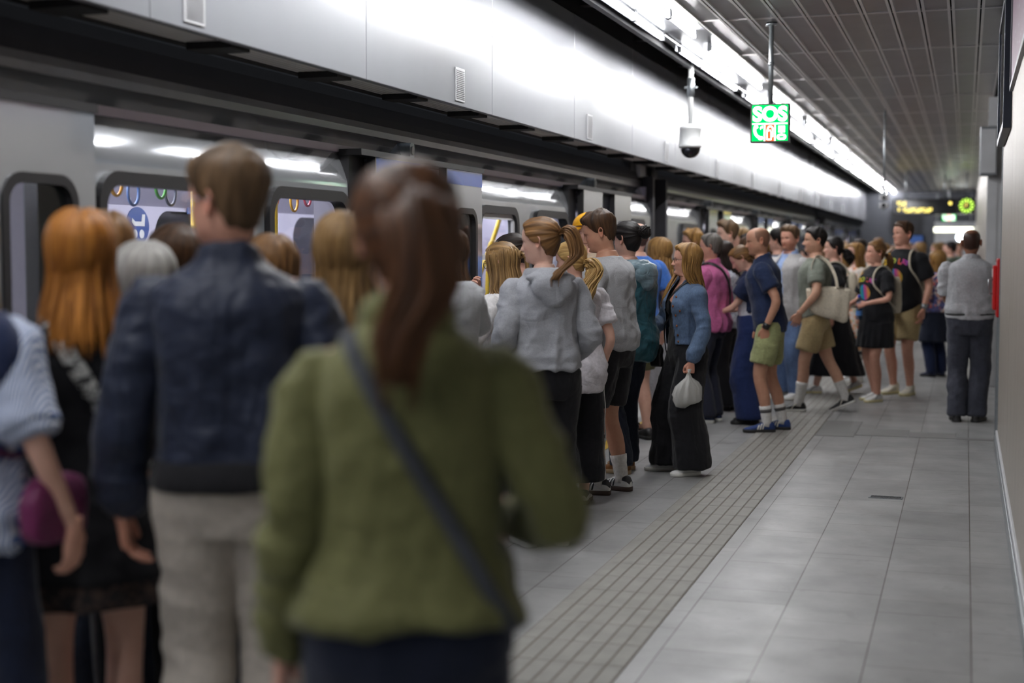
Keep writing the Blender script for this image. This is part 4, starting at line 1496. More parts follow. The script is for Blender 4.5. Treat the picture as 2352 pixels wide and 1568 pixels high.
def get_hand(pose):
    """hand in (t, n, d) axes: t thumb side, n palm normal, d towards the fingertips; wrist at the origin"""
    if pose in _HANDS:
        return _HANDS[pose]
    curls = {'relax': (18, 28, 18), 'fist': (62, 82, 50), 'flat': (4, 8, 6), 'hold': (38, 52, 32)}[pose]
    parts = []
    R = []
    for d, w, th, n0 in ((-0.03, .026, .021, 0), (0.0, .027, .019, 0), (.025, .034, .017, .002), (.05, .040, .0155, .002), (.075, .0415, .014, 0), (.092, .040, .011, -.001)):
        a = np.linspace(0, 2 * math.pi, 14, endpoint=False)
        R.append(np.stack([w * np.sign(np.cos(a)) * np.abs(np.cos(a)) ** .8, n0 + th * np.sin(a), np.full(14, d)], -1))
    parts.append(loft(R))
    for i, (t0, L, r, dd) in enumerate(((.030, .070, .0086, .086), (.0105, .079, .0089, .090), (-.009, .073, .0085, .088), (-.0275, .057, .0075, .082))):
        p = np.array([t0, -0.001, dd - 0.012])
        ang = 0.0
        pts, rr = [p.copy()], [r * 1.05]
        spread = (1.5 - i) * 0.035
        for s, (frac, c) in enumerate(zip((.44, .31, .25), curls)):
            ang += math.radians(c * (1 + 0.06 * i))
            dv = np.array([spread, math.sin(ang), math.cos(ang)])
            ln = L * frac + (0.012 if s == 0 else 0)
            for q in (0.5, 1.0):
                pts.append(pts[-1] + dv * ln * 0.5)
                rr.append(r * (1.0 - 0.08 * (s + q)))
        V, F, _ = tube(pts, rr, 10)
        parts.append((V, F))
        e = np.array(pts[-1])
        V, F, _ = tube([e - dv * .006, e - dv * .002, e + dv * .0035, e + dv * .0062], [r * .75, r * .77, r * .6, r * .2], 10)
        parts.append((V, F))
    c = {'relax': .25, 'fist': 1.0, 'flat': .0, 'hold': .75}[pose]
    b = np.array([.022, .002, .016])
    p1 = b + np.array([.026 - .006 * c, .006 + .012 * c, .030])
    p2 = p1 + np.array([.010 - .022 * c, .004 + .016 * c, .030 - .004 * c])
    p3 = p2 + np.array([.002 - .016 * c, .002 + .008 * c, .022])
    V, F, _ = tube(curve_pts([b, p1, p2, p3], 10), np.interp(np.linspace(0, 1, 10), [0, .3, .7, .93, 1], [.015, .0125, .0102, .0085, .004]), 10)
    parts.append((V, F))
    V, F, _n = fuse(parts, 0.0026, 3)
    _HANDS[pose] = (V, F)
    return V, F

# ---- skeleton helpers
def two_bone(a, c, l1, l2, hint):
    a, c, hint = (np.asarray(q, float) for q in (a, c, hint))
    d = c - a
    L = np.linalg.norm(d)
    mx = (l1 + l2) * 0.998
    if L > mx:
        c = a + d / L * mx
        d, L = c - a, mx
    u = d / L
    x = (l1 * l1 - l2 * l2 + L * L) / (2 * L)
    y = math.sqrt(max(l1 * l1 - x * x, 0))
    h = hint - u * (hint @ u)
    h /= np.linalg.norm(h) + 1e-9
    return a + u * x + h * y, c

ARMS = {   # wrist target (right side), elbow hint, palm normal, hand pose, extra hand direction
    'down': ((.275, .03, .875), (.55, -1, 0), (-1, .15, 0), 'relax', (0, .10, -1)),
    'out': ((.33, .04, .90), (.6, -.7, 0), (-1, .3, 0), 'relax', (0.1, .10, -1)),
    'front': ((.07, .30, 1.06), (.6, -.4, -1), (-.9, 0, -.5), 'hold', None),
    'pocket': ((.215, .075, .915), (.8, -1, 0), (-1, .1, 0), 'relax', (-.15, .25, -1)),
    'phone': ((.06, .27, 1.38), (.5, .1, -1), (-.6, -.8, 0), 'hold', None),
    'chest': ((.02, .25, 1.22), (.8, .0, -1), (-.3, -1, 0), 'hold', None),
    'behind': ((.10, -.17, .96), (.9, -.6, 0), (0, -1, 0), 'relax', None),
    'grip': ((.27, .08, .86), (.35, -1, 0), (-1, .15, 0), 'fist', (0, .12, -1)),
    'reach': ((.18, .42, 1.30), (.5, .0, -1), (0, .2, -1), 'hold', None),
}

def torso_rings(sex, g=1.0, belly=0.0):
    if sex == 'm':
        T = [(.80, .130, .100, -.010), (.87, .168, .112, -.014), (.94, .173, .118, -.014), (1.02, .162, .112, -.004), (1.09, .155, .108, .002), (1.18, .161, .114, .004),
             (1.27, .173, .122, .004), (1.34, .181, .122, 0), (1.38, .184, .112, -.006), (1.415, .172, .094, -.012), (1.440, .140, .080, -.014), (1.465, .100, .070, -.014), (1.49, .072, .064, -.012), (1.52, .060, .060, -.008)]
    else:
        T = [(.80, .135, .102, -.012), (.87, .172, .116, -.018), (.94, .176, .120, -.016), (1.02, .155, .106, -.004), (1.09, .134, .094, .002), (1.18, .138, .098, .004),
             (1.27, .150, .108, .004), (1.34, .158, .108, 0), (1.38, .158, .100, -.006), (1.412, .148, .084, -.012), (1.438, .120, .072, -.014), (1.462, .086, .062, -.014), (1.49, .060, .056, -.012), (1.52, .052, .054, -.008)]
    A = np.array(T)
    A[:-2, 1:3] *= g
    if belly:
        wv = np.exp(-((A[:, 0] - 1.08) / .13) ** 2)
        A[:, 2] += belly * wv * 0.5
        A[:, 3] += belly * wv * 0.5
        A[:, 1] += belly * wv * 0.35
    return A

def ell_rings(A, m=36, ex=0.88):
    a = np.linspace(0, 2 * math.pi, m, endpoint=False)
    c, s = np.cos(a), np.sin(a)
    R = []
    for z, rx, ry, cy in A:
        R.append(np.stack([rx * np.sign(c) * np.abs(c) ** ex, cy + ry * np.sign(s) * np.abs(s) ** ex, np.full(m, z)], -1))
    return np.array(R)

def resample(A, zs):
    A = np.asarray(A)
    return np.stack([zs] + [np.interp(zs, A[:, 0], A[:, i]) for i in range(1, A.shape[1])], -1)

class Person:
    def __init__(self, **sp):
        self.sp = sp
        sp.setdefault('sex', 'm')
        self.k = sp['h'] / 1.75
        self.g = sp.get('g', 1.0)
        self.vox = sp.get('vox', 0.011)
        f = sp['sex'] == 'f'
        self.f = f
        self.T = torso_rings(sp['sex'], self.g, sp.get('belly', 0))
        self.sw = (.152 if f else .178) * (0.5 + 0.5 * self.g) * sp.get('shoulders', 1.0)
        ra = (.040, .036, .033, .027, .022) if f else (.050, .045, .039, .033, .027)
        self.ra = np.array(ra) * (0.4 + 0.6 * self.g)
        # arms
        self.arm = {}
        for s, key in ((-1, 'l'), (1, 'r')):
            a = sp.get(key, 'down')
            if isinstance(a, str):
                w, hint, pn, hp, hd = ARMS[a]
                w = np.array(w, float); w[0] *= s
                if a in ('down', 'grip', 'out', 'pocket'):
                    w[0] += s * (self.sw - .178) + s * 0.06 * (self.g - 1)
                hint = np.array(hint, float); hint[0] *= s
                pn = np.array(pn, float); pn[0] *= s
                if hd is not None:
                    hd = np.array(hd, float); hd[0] *= s
            else:
                w, hint, pn, hp = a[:4]
                hd = a[4] if len(a) > 4 else None
                w, hint, pn = (np.array(q, float) for q in (w, hint, pn))
            S = np.array([s * self.sw, -0.012, 1.385])
            E, Wp = two_bone(S, w, .285, .262, hint)
            self.arm[key] = dict(S=S, E=E, W=Wp, pn=pn, pose=hp, hd=hd, s=s)
        # legs
        self.leg = {}
        defl = (-.095, .0, 0, 0) ; defr = (.095, .0, 0, 0)
        for s, key in ((-1, 'l'), (1, 'r')):
            x, y, yaw, lift = sp.get('f' + key, (s * .095, 0.0, -s * 8, 0.0))
            A_ = np.array([x, y - 0.02, .085 + lift])
            Hp = np.array([s * .088, -.012, .90])
            yw = math.radians(yaw)
            fw = np.array([-math.sin(yw), math.cos(yw), 0])
            Kn, A_ = two_bone(Hp, A_, .425, .405, fw)
            self.leg[key] = dict(H=Hp, K=Kn, A=A_, fw=fw, s=s, lift=lift, pitch=math.radians(sp.get('p' + key, 0)))
        self.body = None

    # -- limb polylines
    def arm_path(self, key, f1=1.0, n=14):
        a = self.arm[key]
        C = curve_pts([a['S'] + np.array([-a['s'] * .045, 0, .018]), a['S'] + np.array([a['s'] * .004, 0, -.008]), 0.5 * (a['S'] + a['E']), a['E'] * 0.94 + 0.03 * (a['S'] + a['W']), 0.5 * (a['E'] + a['W']), a['W']], 40)
        t = np.linspace(0, f1 * 39, n)
        return np.stack([np.interp(t, np.arange(40), C[:, i]) for i in range(3)], -1), np.linspace(0, f1, n)

    def arm_rad(self, t):
        return np.interp(t, [0, .2, .4, .58, .66, .78, 1.0], [self.ra[0] * 0.92, self.ra[0] * 1.08, self.ra[0], self.ra[2] * 1.02, self.ra[2], self.ra[3] * 1.06, self.ra[4]])

    def leg_path(self, key, f1=1.0, n=18):
        l = self.leg[key]
        C = curve_pts([l['H'] + np.array([0, 0, .04]), l['H'], 0.5 * (l['H'] + l['K']), l['K'] * .96 + .02 * (l['H'] + l['A']), 0.55 * l['K'] + .45 * l['A'] - 0.012 * l['fw'], l['A']], 50)
        t = np.linspace(0, f1 * 49, n)
        return np.stack([np.interp(t, np.arange(50), C[:, i]) for i in range(3)], -1), np.linspace(0, f1, n)

    def leg_rad(self, t):
        q = 1.04 if self.f else 1.0
        r = np.interp(t, [0, .2, .4, .55, .62, .70, .80, .92, 1.0], [.092 * q, .090 * q, .076 * q, .061, .055, .054, .056, .040, .035])
        return r * (0.45 + 0.55 * self.g)

    # -- global pose
    def lean(self, V):
        sp = self.sp
        V = np.array(V, float)
        ln = sp.get('lean', 0.0)
        if ln:
            w = ln * sstep(.82, 1.3, V[:, 2])
            c, s = np.cos(w), np.sin(w)
            y, z = V[:, 1], V[:, 2] - .92
            V[:, 1], V[:, 2] = y * c + z * s, .92 + z * c - y * s
        sl = sp.get('side', 0.0)
        if sl:
            w = sl * sstep(.82, 1.3, V[:, 2])
            c, s = np.cos(w), np.sin(w)
            x, z = V[:, 0].copy(), V[:, 2] - .92
            V[:, 0], V[:, 2] = x * c + z * s, .92 + z * c - x * s
        return V * self.k

    def head_pose(self, V):
        sp = self.sp
        V = np.array(V, float)
        piv = np.array([0, -.012, 1.505])
        w = sstep(1.44, 1.56, V[:, 2])[:, None]
        hd, ht, hr = (math.radians(sp.get(q, 0)) for q in ('nod', 'turn', 'tilt'))
        R = Matrix.Rotation(ht, 3, 'Z') @ Matrix.Rotation(hr, 3, 'Y') @ Matrix.Rotation(-hd, 3, 'X')
        R = np.array(R)
        Q = (V - piv) @ R.T + piv
        hs = sp.get('head_fwd', 0.0)
        Q = Q + np.array([0, hs, 0])
        return V * (1 - w) + Q * w

    # -- body
    def make_body(self):
        sp = self.sp
        A = resample(self.T, np.linspace(.80, 1.52, 30))
        parts = [loft(ell_rings(A))]
        if self.f:
            for s in (-1, 1):
                parts.append(ellipsoid((s * .068, .075, 1.285), (.062, .05, .062)))
        for key in 'lr':
            P, t = self.arm_path(key)
            V, F, _ = tube(P, self.arm_rad(t), 14)
            parts.append((V, F))
            P, t = self.leg_path(key)
            V, F, _ = tube(P, self.leg_rad(t), 16)
            parts.append((V, F))
            parts.append(self.foot_shape(key, .9, bare=True))
        V, F, _ = fuse(parts, self.vox, 5)
        T = np.ones((len(V), 3))
        mb = MB()
        mb.add(self.lean(V), F)
        tints = [T]
        for Vh, Fh, _, Th in build_head(sp):
            mb.add(self.lean(self.head_pose(Vh)), Fh)
            tints.append(Th)
        for key in 'lr':
            a = self.arm[key]
            V, F = get_hand(a['pose'])
            fa = a['W'] - a['E']
            fa /= np.linalg.norm(fa)
            d = fa if a['hd'] is None else a['hd'] / np.linalg.norm(a['hd'])
            n = a['pn'] - d * (a['pn'] @ d)
            n /= np.linalg.norm(n)
            t = a['s'] * np.cross(d, n)
            sc = 0.92 if self.f else 1.03
            Q = a['W'] + sc * (V[:, :1] * t + V[:, 1:2] * n + V[:, 2:] * d)
            if np.dot(np.cross(t, n), d) < 0:
                F = [q[::-1] for q in F]
            a['t'], a['n'], a['d'], a['grip'] = t, n, d, a['W'] + sc * (0.075 * d + 0.03 * n)
            mb.add(self.lean(Q), F)
            tints.append(np.tile([1.0, .92, .90], (len(Q), 1)))
        o = link_mesh('person', np.concatenate(mb.v), mb.f, skin_mat('skin_%s' % sp.get('skin', 'fair'), SKIN[sp.get('skin', 'fair')]), None, True, tint=np.concatenate(tints))
        o.location = (sp['x'], sp['y'], sp.get('z', 0.0))
        o.rotation_euler = (0, 0, math.radians(sp.get('face', 90)))
        tag(o, sp['label'], 'person', sp.get('group', 'people waiting on the platform'))
        self.body = o
        return o

    def local(self, V):
        return self.lean(V)

    def add(self, name, parts, mat, vox=None, smooth=4, fold=0.004, ease=None, label=None, cut=None, parent=None):
        V, F, Nn = fuse(parts, vox or self.vox, smooth)
        if cut is not None:
            C = np.array([V[list(q)].mean(0) for q in F])
            keep = ~cut(C)
            F = [q for q, k in zip(F, keep) if k]
        if fold:
            sd = int(self.sp['x'] * 1000) % 97
            P = V
            arm = sstep(self.sw - 0.01, self.sw + .05, np.abs(P[:, 0])) * (P[:, 2] > 0.86)
            def ridge(Q, sd):
                return 1 - 2.2 * np.abs(vnoise(Q, sd))
            warp = np.stack([vnoise(P * 5, sd + 5), vnoise(P * 5, sd + 6), vnoise(P * 5, sd + 7)], -1) * 0.05
            W_ = P + warp
            rot = np.array([[.8, 0, .6], [0, 1, 0], [-.6, 0, .8]])
            rot2 = np.array([[.8, 0, -.6], [0, 1, 0], [.6, 0, .8]])
            d = (0.9 * ridge(W_ * [11, 11, 2.6], sd)) * (1 - .8 * arm) + 0.5 * ridge(W_ @ rot * [4, 4, 13], sd + 1) + 0.5 * ridge(W_ @ rot2 * [4, 4, 13], sd + 2)
            d += (0.15 + 0.5 * arm) * ridge(W_ * [6, 6, 17], sd + 3) + 0.25 * vnoise(P * [34, 34, 22], sd + 4)
            d = d * (1 - .6 * sstep(1.32, 1.44, P[:, 2]) * (1 - arm))
            V = V + Nn * (fold * d)[:, None]
        o = link_mesh(name, self.lean(V), F, mat, parent or self.body, True)
        if label:
            o['label'] = label
        return o

    # -- clothes
    def top(self, name, mat, hem=.90, ease=.018, sleeve=1.0, sease=.014, neck=1.485, fold=.005, band=False, cuff=False, collar=None, hood=False, flare=0.0, bulge=.012, extra=(), hem_tilt=0.0, bust=True, label=None, cut=None, vox=None):
        if hood: neck = min(neck, 1.468)
        zs = np.linspace(hem, neck, 30)
        A = resample(self.T, np.clip(zs, .80, None))
        A[:, 0] = zs
        t = (zs - hem) / (neck - hem)
        e = ease + flare * (1 - t) ** 1.5
        if band:
            hb = sstep(hem + .035, hem + .075, zs)
            e = e + bulge * hb * (1 - sstep(hem + .1, hem + .35, zs)) - .004 * (1 - hb)
        A[:, 1] += .62 * e * (1 - sstep(.86, 1.0, t) * .55)
        A[:, 2] += e * (1 - sstep(.86, 1.0, t) * .55)
        # cloth hangs straight below the ribs
        mx = np.interp(1.27, zs, A[:, 1]), np.interp(1.27, zs, A[:, 2])
        if not sp_get(self.sp, 'fitted', False) and not name.startswith(('crop', 'tank', 'vest')):
            low = zs < 1.22
            A[low, 1] = np.maximum(A[low, 1], .94 * mx[0] - .15 * (1.22 - zs[low]) * (.3 if flare else .3))
            A[low, 2] = np.maximum(A[low, 2], .94 * mx[1] - .04 * (1.22 - zs[low]))
        R = ell_rings(A)
        if hem_tilt:
            w = (1 - sstep(hem, hem + .2, R[..., 2]))
            R[..., 2] += w * hem_tilt * R[..., 1] / .12
        parts, sleeves = [loft(R)], []
        if self.f and bust:
            for s in (-1, 1):
                parts.append(ellipsoid((s * .066, .078 + .3 * ease, 1.285), (.070 + ease * .5, .05 + ease * .4, .068 + ease * .5)))
        if sleeve > 0:
            for key in 'lr':
                P, tt = self.arm_path(key, sleeve)
                r = self.arm_rad(tt) + sease
                r = r * (.55 + .45 * sstep(0, .17, tt))
                if sleeve < .6:
                    r = r + np.linspace(0, .012, len(r))
                if cuff:
                    r = r + .010 * sstep(.6, .9, tt / sleeve) - (.012 + .010) * sstep(.93, .96, tt / sleeve)
                V, F, _ = tube(P, r, 18)
                sleeves.append((V, F))
        if collar:
            parts.append(self.collar(**collar))
        if hood:
            a = np.linspace(0, 2 * math.pi, 30, endpoint=False)
            R = []
            for q in a:
                back = 0.5 - 0.5 * math.sin(q)           # 1 at the back
                cdir = np.array([math.cos(q), math.sin(q), 0])
                c = np.array([.092 * math.cos(q), -.02 + (.092 + .040 * back) * math.sin(q), 1.466 - .030 * back + .0 * math.sin(q)])
                rr = .022 + .014 * back
                R.append([c + rr * (math.cos(b) * cdir + (1.25 + .5 * back) * math.sin(b) * np.array([0, 0, 1])) for b in np.linspace(0, 2 * math.pi, 10, endpoint=False)])
            V, F = loft(np.array(R + [R[0]]), False)
            parts.append((V, F))
            yo = -(ease * .8 + .012)
            parts.append(ellipsoid((0, -.122 + yo, 1.400), (.112, .040, .070)))
            parts.append(ellipsoid((0, -.126 + yo, 1.345), (.060, .032, .055)))
            parts.append(ellipsoid((0, -.105 + yo * .8, 1.445), (.138, .045, .034)))
        parts += list(extra)
        o = self.add(name, parts, mat, fold=fold, label=label, cut=cut, vox=vox)
        for s in sleeves:
            self.add('sleeve', [s], mat, fold=fold, vox=vox, parent=o)
        return o

    def collar(self, rx=.070, ry=.066, z=1.475, h=.045, th=.012, drop=.018, cy=-.012, gap=0):
        a = np.linspace(0, 2 * math.pi, 30, endpoint=False)
        R = []
        for q in a:
            cdir = np.array([math.cos(q), math.sin(q), 0])
            zc = z - drop * math.sin(q) - (.02 if math.sin(q) > .6 else 0)
            c = np.array([rx * math.cos(q), cy + ry * math.sin(q), zc + h * .5])
            R.append([c + th * math.cos(b) * cdir + h * .5 * math.sin(b) * (np.array([0, 0, 1]) - .25 * cdir) for b in np.linspace(0, 2 * math.pi, 10, endpoint=False)])
        return loft(np.array(R + [R[0]]), False)

    def trousers(self, name, mat, style='regular', to=1.0, waist=1.03, fold=.005, bunch=0.0, label=None, ease=None):
        e = .012
        A = resample(self.T, np.linspace(.80, waist, 14))
        A[:, 1:3] += e
        parts = [loft(ell_rings(A))]
        for key in 'lr':
            P, t = self.leg_path(key, to)
            r = self.leg_rad(t)
            if style == 'slim':
                r = np.maximum(r + .011, np.interp(t, [0, .6, 1], [0, .066, .054]))
            elif style == 'regular':
                r = np.maximum(r + .014, np.interp(t, [0, .3, .6, 1], [0, .095, .082, .078]))
            elif style == 'wide':
                r = np.maximum(r + .016, np.interp(t, [0, .3, .6, 1], [.10, .108, .122, .138]))
            elif style == 'shorts':
                r = r + np.interp(t / to, [0, .4, 1], [.012, .022, .036])
            if ease is not None:
                r = r + ease
            if style != 'shorts' and to > .95:
                P = np.vstack([P, P[-1] + [0, 0, -.025]])
                r = np.append(r, r[-1] * 1.0)
            if bunch:
                r = r + bunch * sstep(.78, .98, np.linspace(0, to, len(r))) * np.sin(np.linspace(0, 60, len(r)))
            V, F, _ = tube(P, r, 18)
            parts.append((V, F))
        return self.add(name, parts, mat, fold=fold, label=label)

    def skirt(self, name, mat, hem=.45, top=1.06, rx=.24, ry=.20, pleats=0, fold=.006, cy=0.0, amp=.02, label=None, tilt=0.0):
        zs = np.linspace(hem, top, 26)
        B = resample(self.T, np.clip(zs, .80, None))
        a = np.linspace(0, 2 * math.pi, 96, endpoint=False)
        R = []
        for i, z in enumerate(zs):
            t = float(np.clip((.95 - z) / max(.95 - hem, .05), 0, 1))
            wx = B[i, 1] + .016 if z >= .95 else (1 - t) * (.176 * self.g + .02) + t * rx
            wy = B[i, 2] + .016 if z >= .95 else (1 - t) * (.120 * self.g + .02) + t * ry
            m = 1 + (amp * t * np.cos(pleats * a + 1.3 * np.sin(3 * a)) if pleats else 0)
            R.append(np.stack([wx * m * np.cos(a), B[i, 3] * (1 - t) + cy * t + wy * m * np.sin(a), np.full(96, z) + tilt * t * np.cos(a)], -1))
        return self.add(name, [loft(np.array(R))], mat, fold=fold, smooth=2, label=label)

    # -- feet and shoes
    def foot_map(self, key, V):
        l = self.leg[key]
        fw = l['fw']
        rt = np.array([fw[1], -fw[0], 0])
        ap = l['pitch']
        y = V[:, 1] * math.cos(ap) - (V[:, 2]) * math.sin(ap) * -1 if False else V[:, 1]
        Q = np.array(V, float)
        if ap:      # heel lifted: rotate about the ball of the foot
            by, bz = .13, .0
            yy, zz = Q[:, 1] - by, Q[:, 2] - bz
            Q[:, 1] = by + yy * math.cos(ap) - zz * math.sin(ap) * -1
            Q[:, 2] = bz - yy * math.sin(ap) + zz * math.cos(ap)
        base = np.array([l['A'][0], l['A'][1], 0.0])
        if not ap:
            base[2] = l['lift']
        else:
            hy, hz = -.0 - .13, .085
            ry = .13 + hy * math.cos(ap) + hz * math.sin(ap)
            base = base - fw * (ry - 0.0)
        return base + Q[:, 0:1] * rt + Q[:, 1:2] * fw + Q[:, 2:3] * np.array([0, 0, 1.0])

    def foot_secs(self, sc=1.0):
        L = (.268 if not self.f else .245)
        s = np.array([0, .05, .15, .28, .42, .56, .70, .82, .92, .98, 1.0])
        w = np.array([.014, .028, .034, .034, .033, .039, .046, .046, .037, .020, .006]) * (1.0 if not self.f else .92) * sc
        h = np.array([.060, .088, .098, .098, .084, .068, .056, .048, .042, .034, .022])
        y = (s - .26) * L * sc
        return y, w, h

    def foot_shape(self, key, sc=1.0, bare=False, lift=0.0):
        y, w, h = self.foot_secs(sc)
        if bare:
            h = h * .80
        a = np.linspace(0, 2 * math.pi, 18, endpoint=False)
        R = []
        for yy, ww, hh in zip(y, w, h):
            c, s_ = np.cos(a), np.sin(a)
            zc = hh * .5 + lift
            R.append(np.stack([ww * np.sign(c) * np.abs(c) ** .75, np.full(18, yy), zc + hh * .5 * np.sign(s_) * np.abs(s_) ** .75 - 0], -1))
        V, F = loft(np.array(R))
        return self.foot_map(key, V), F

    def shoes(self, mat, sole_mat, lace_mat=None, stripe=None, high=False, sole_h=.026, name='shoe', label=None, heel=None, swoosh=None):
        for key in 'lr':
            y, w, h = self.foot_secs(1.0)
            a = np.linspace(0, 2 * math.pi, 20, endpoint=False)
            c, s_ = np.cos(a), np.sin(a)
            R = []
            hh = h + (.03 if high else 0) * (y < .02)
            for yy, ww, h1 in zip(y, w + .004, hh):
                R.append(np.stack([ww * np.sign(c) * np.abs(c) ** .7 * np.where(s_ > 0, 1 - .28 * s_ ** 2, 1), np.full(20, yy), .012 + (h1 - .012) * (.5 + .5 * np.sign(s_) * np.abs(s_) ** .7)], -1))
            R = np.array(R)
            V, F = loft(R)
            up = link_mesh(name, self.lean(self.foot_map(key, V)), F, mat, self.body, True, fix=True)
            if label:
                up['label'] = label
            # sole
            o = np.concatenate([np.stack([w + .0085, y], -1), np.stack([-(w[::-1] + .0085), y[::-1]], -1)])
            o[:, 1] = o[:, 1] * 1.03
            n = len(o)
            RR = [np.stack([o[:, 0] * q, o[:, 1] * q2, np.full(n, z)], -1) for z, q, q2 in ((0.0, .90, .97), (.004, .97, .99), (sole_h, 1.0, 1.0), (sole_h + .003, .93, .98))]
            V, F = loft(np.array(RR))
            link_mesh('sole', self.lean(self.foot_map(key, V)), F, sole_mat, up, True, fix=True)
            if lace_mat is not None:
                mb = MB()
                for q in np.linspace(.34, .60, 5):
                    yy = np.interp(q, np.linspace(0, 1, 200), np.linspace(y[0], y[-1], 200))
                    zz = np.interp(yy, y, hh)
                    ww = np.interp(yy, y, w) * .55
                    mb.tube([(-ww, yy, zz - .008), (-ww * .5, yy + .003, zz + .001), (ww * .5, yy - .003, zz + .001), (ww, yy, zz - .008)], .0035, 6)
                link_mesh('laces', self.lean(self.foot_map(key, np.concatenate(mb.v))), mb.f, lace_mat, up, True, fix=True)
            if stripe is not None:
                mb = MB()
                for side in (-1, 1):
                    for q in (.37, .455, .54):
                        pts = []
                        for u in np.linspace(0, 1, 7):
                            s0 = q + .075 * (1 - u) - 0.03
                            yy = (s0 - .26) * (y[-1] - y[0])
                            H1 = np.interp(yy, y, hh)
                            W1 = np.interp(yy, y, w + .004)
                            ang = -.35 + u * 1.25
                            cc, ss = math.cos(ang), math.sin(ang)
                            pts.append((side * (W1 * abs(cc) ** .7 * (1 - .28 * ss * ss if ss > 0 else 1) + .0012), yy, .012 + (H1 - .012) * (.5 + .5 * math.copysign(abs(ss) ** .7, ss))))
                        pts = np.array(pts)
                        A_, B_ = pts + [0, -.0055, 0], pts + [0, .0055, 0]
                        V = np.vstack([A_, B_])
                        n = len(pts)
                        mb.add(V, [(i, i + 1, n + i + 1, n + i) for i in range(n - 1)])
                link_mesh('stripes', self.lean(self.foot_map(key, np.concatenate(mb.v))), mb.f, stripe, up, True, fix=False)
            if swoosh is not None:
                mb = MB()
                for side in (-1, 1):
                    pts = []
                    for u in np.linspace(0, 1, 12):
                        yy = (.20 + .52 * u - .26) * (y[-1] - y[0])
                        H1 = np.interp(yy, y, hh); W1 = np.interp(yy, y, w + .004)
                        ang = .25 - .75 * u + .55 * math.sin(u * 5.0)
                        cc, ss = math.cos(ang), math.sin(ang)
                        pts.append((side * (W1 * abs(cc) ** .7 * (1 - .28 * ss * ss if ss > 0 else 1) + .001), yy, .012 + (H1 - .012) * (.5 + .5 * math.copysign(abs(ss) ** .7, ss))))
                    V, F, _ = tube(pts, np.interp(np.linspace(0, 1, 12), [0, .3, 1], [.003, .0055, .002]), 6)
                    mb.add(V, F)
                link_mesh('side_line', self.lean(self.foot_map(key, np.concatenate(mb.v))), mb.f, swoosh, up, True, fix=True)
            if heel is not None:
                Rh = []
                for yy in np.linspace(y[0] - .003, y[0] + .045, 6):
                    H1 = np.interp(yy, y, hh); W1 = np.interp(yy, y, w + .006) + .0015
                    ang = np.linspace(.15, math.pi - .15, 12)
                    cc, ss = np.cos(ang), np.sin(ang)
                    Rh.append(np.stack([W1 * np.sign(cc) * np.abs(cc) ** .7 * (1 - .28 * ss ** 2), np.full(12, yy), .014 + (H1 - .010) * (.5 + .5 * ss ** .7)], -1))
                Rh = np.array(Rh)
                V = Rh.reshape(-1, 3)
                F = [(i * 12 + j, i * 12 + j + 1, (i + 1) * 12 + j + 1, (i + 1) * 12 + j) for i in range(5) for j in range(11)]
                link_mesh('heel_tab', self.lean(self.foot_map(key, V)), F, heel, up, True)

    def sandals(self, strap_mat, sole_mat):
        for key in 'lr':
            y, w, h = self.foot_secs(1.0)
            o = np.concatenate([np.stack([w + .006, y], -1), np.stack([-(w[::-1] + .006), y[::-1]], -1)])
            n = len(o)
            V, F = loft(np.array([np.stack([o[:, 0], o[:, 1], np.full(n, z)], -1) for z in (0, .022)]))
            so = link_mesh('sandal', self.lean(self.foot_map(key, V)), F, sole_mat, self.body, False, fix=True)
            mb = MB()
            for q, tl in ((.30, .03), (.62, .0), (.78, -.01)):
                yy = (q - .26) * (y[-1] - y[0])
                a = np.linspace(0, math.pi, 12)
                W1, H1 = np.interp(yy, y, w) * 1.0, np.interp(yy, y, h) * .86
                P = np.stack([W1 * np.cos(a), yy + tl * np.sin(a) * -1, .015 + (H1) * np.sin(a) ** .8], -1)
                V, F, _ = tube(P, .007, 6, True, 1.8)
                mb.add(V, F)
            link_mesh('straps', self.lean(self.foot_map(key, np.concatenate(mb.v))), mb.f, strap_mat, so, True, fix=True)

    def socks(self, mat, top=.24, bandmat=None):
        for key in 'lr':
            l = self.leg[key]
            P, t = self.leg_path(key, 1.0, 40)
            sel = P[:, 2] < top + l['lift']
            Q = P[sel]
            r = self.leg_rad(t)[sel] + .007
            r = r + .0016 * np.sin(np.arange(len(r)) * 2.3)
            Q = np.vstack([Q, Q[-1] + [0, 0.005, -.03]])
            r = np.append(r, r[-1] + .004)
            V, F, _ = tube(Q, r, 16)
            s = link_mesh('sock', self.lean(V), F, mat, self.body, True, fix=True)
            if bandmat is not None:
                V, F, _ = tube(Q[1:3] if len(Q) > 4 else Q[:2], r[1:3] + .0015, 16)
                link_mesh('sock_band', self.lean(V), F, bandmat, s, True, fix=True)

    def hair(self, mat, tie_mat=None):
        mb = make_hair(self.sp)
        if mb is None:
            return
        V = self.lean(self.head_pose(np.concatenate(mb.v)))
        mats = [mat] + ([tie_mat] if tie_mat is not None else [mat])
        o = link_mesh('hair', V, mb.f, mats, self.body, True, mb.mi, uv=np.concatenate(mb.uv))
        return o

    def glasses(self, mat, r=.0225, rim=.0016):
        mb = MB()
        zc = HZ0 + .495 * HH
        for s in (-1, 1):
            a = np.linspace(0, 2 * math.pi, 20)
            P = np.stack([s * .032 + r * np.cos(a), np.full(20, .098) - .12 * (s * .032 + r * np.cos(a)) ** 2 / .03 * .1, zc + r * .86 * np.sin(a)], -1)
            mb.tube(P, rim, 6, caps=False)
            mb.tube([(s * (.032 + r), .096, zc + .006), (s * .071, .075, zc + .007), (s * .0765, .02, zc + .006), (s * .078, -.012, zc + .004), (s * .076, -.026, zc - .012)], rim, 6)
        mb.tube([(-.0095, .099, zc + .004), (0, .1035, zc + .007), (.0095, .099, zc + .004)], rim, 6)
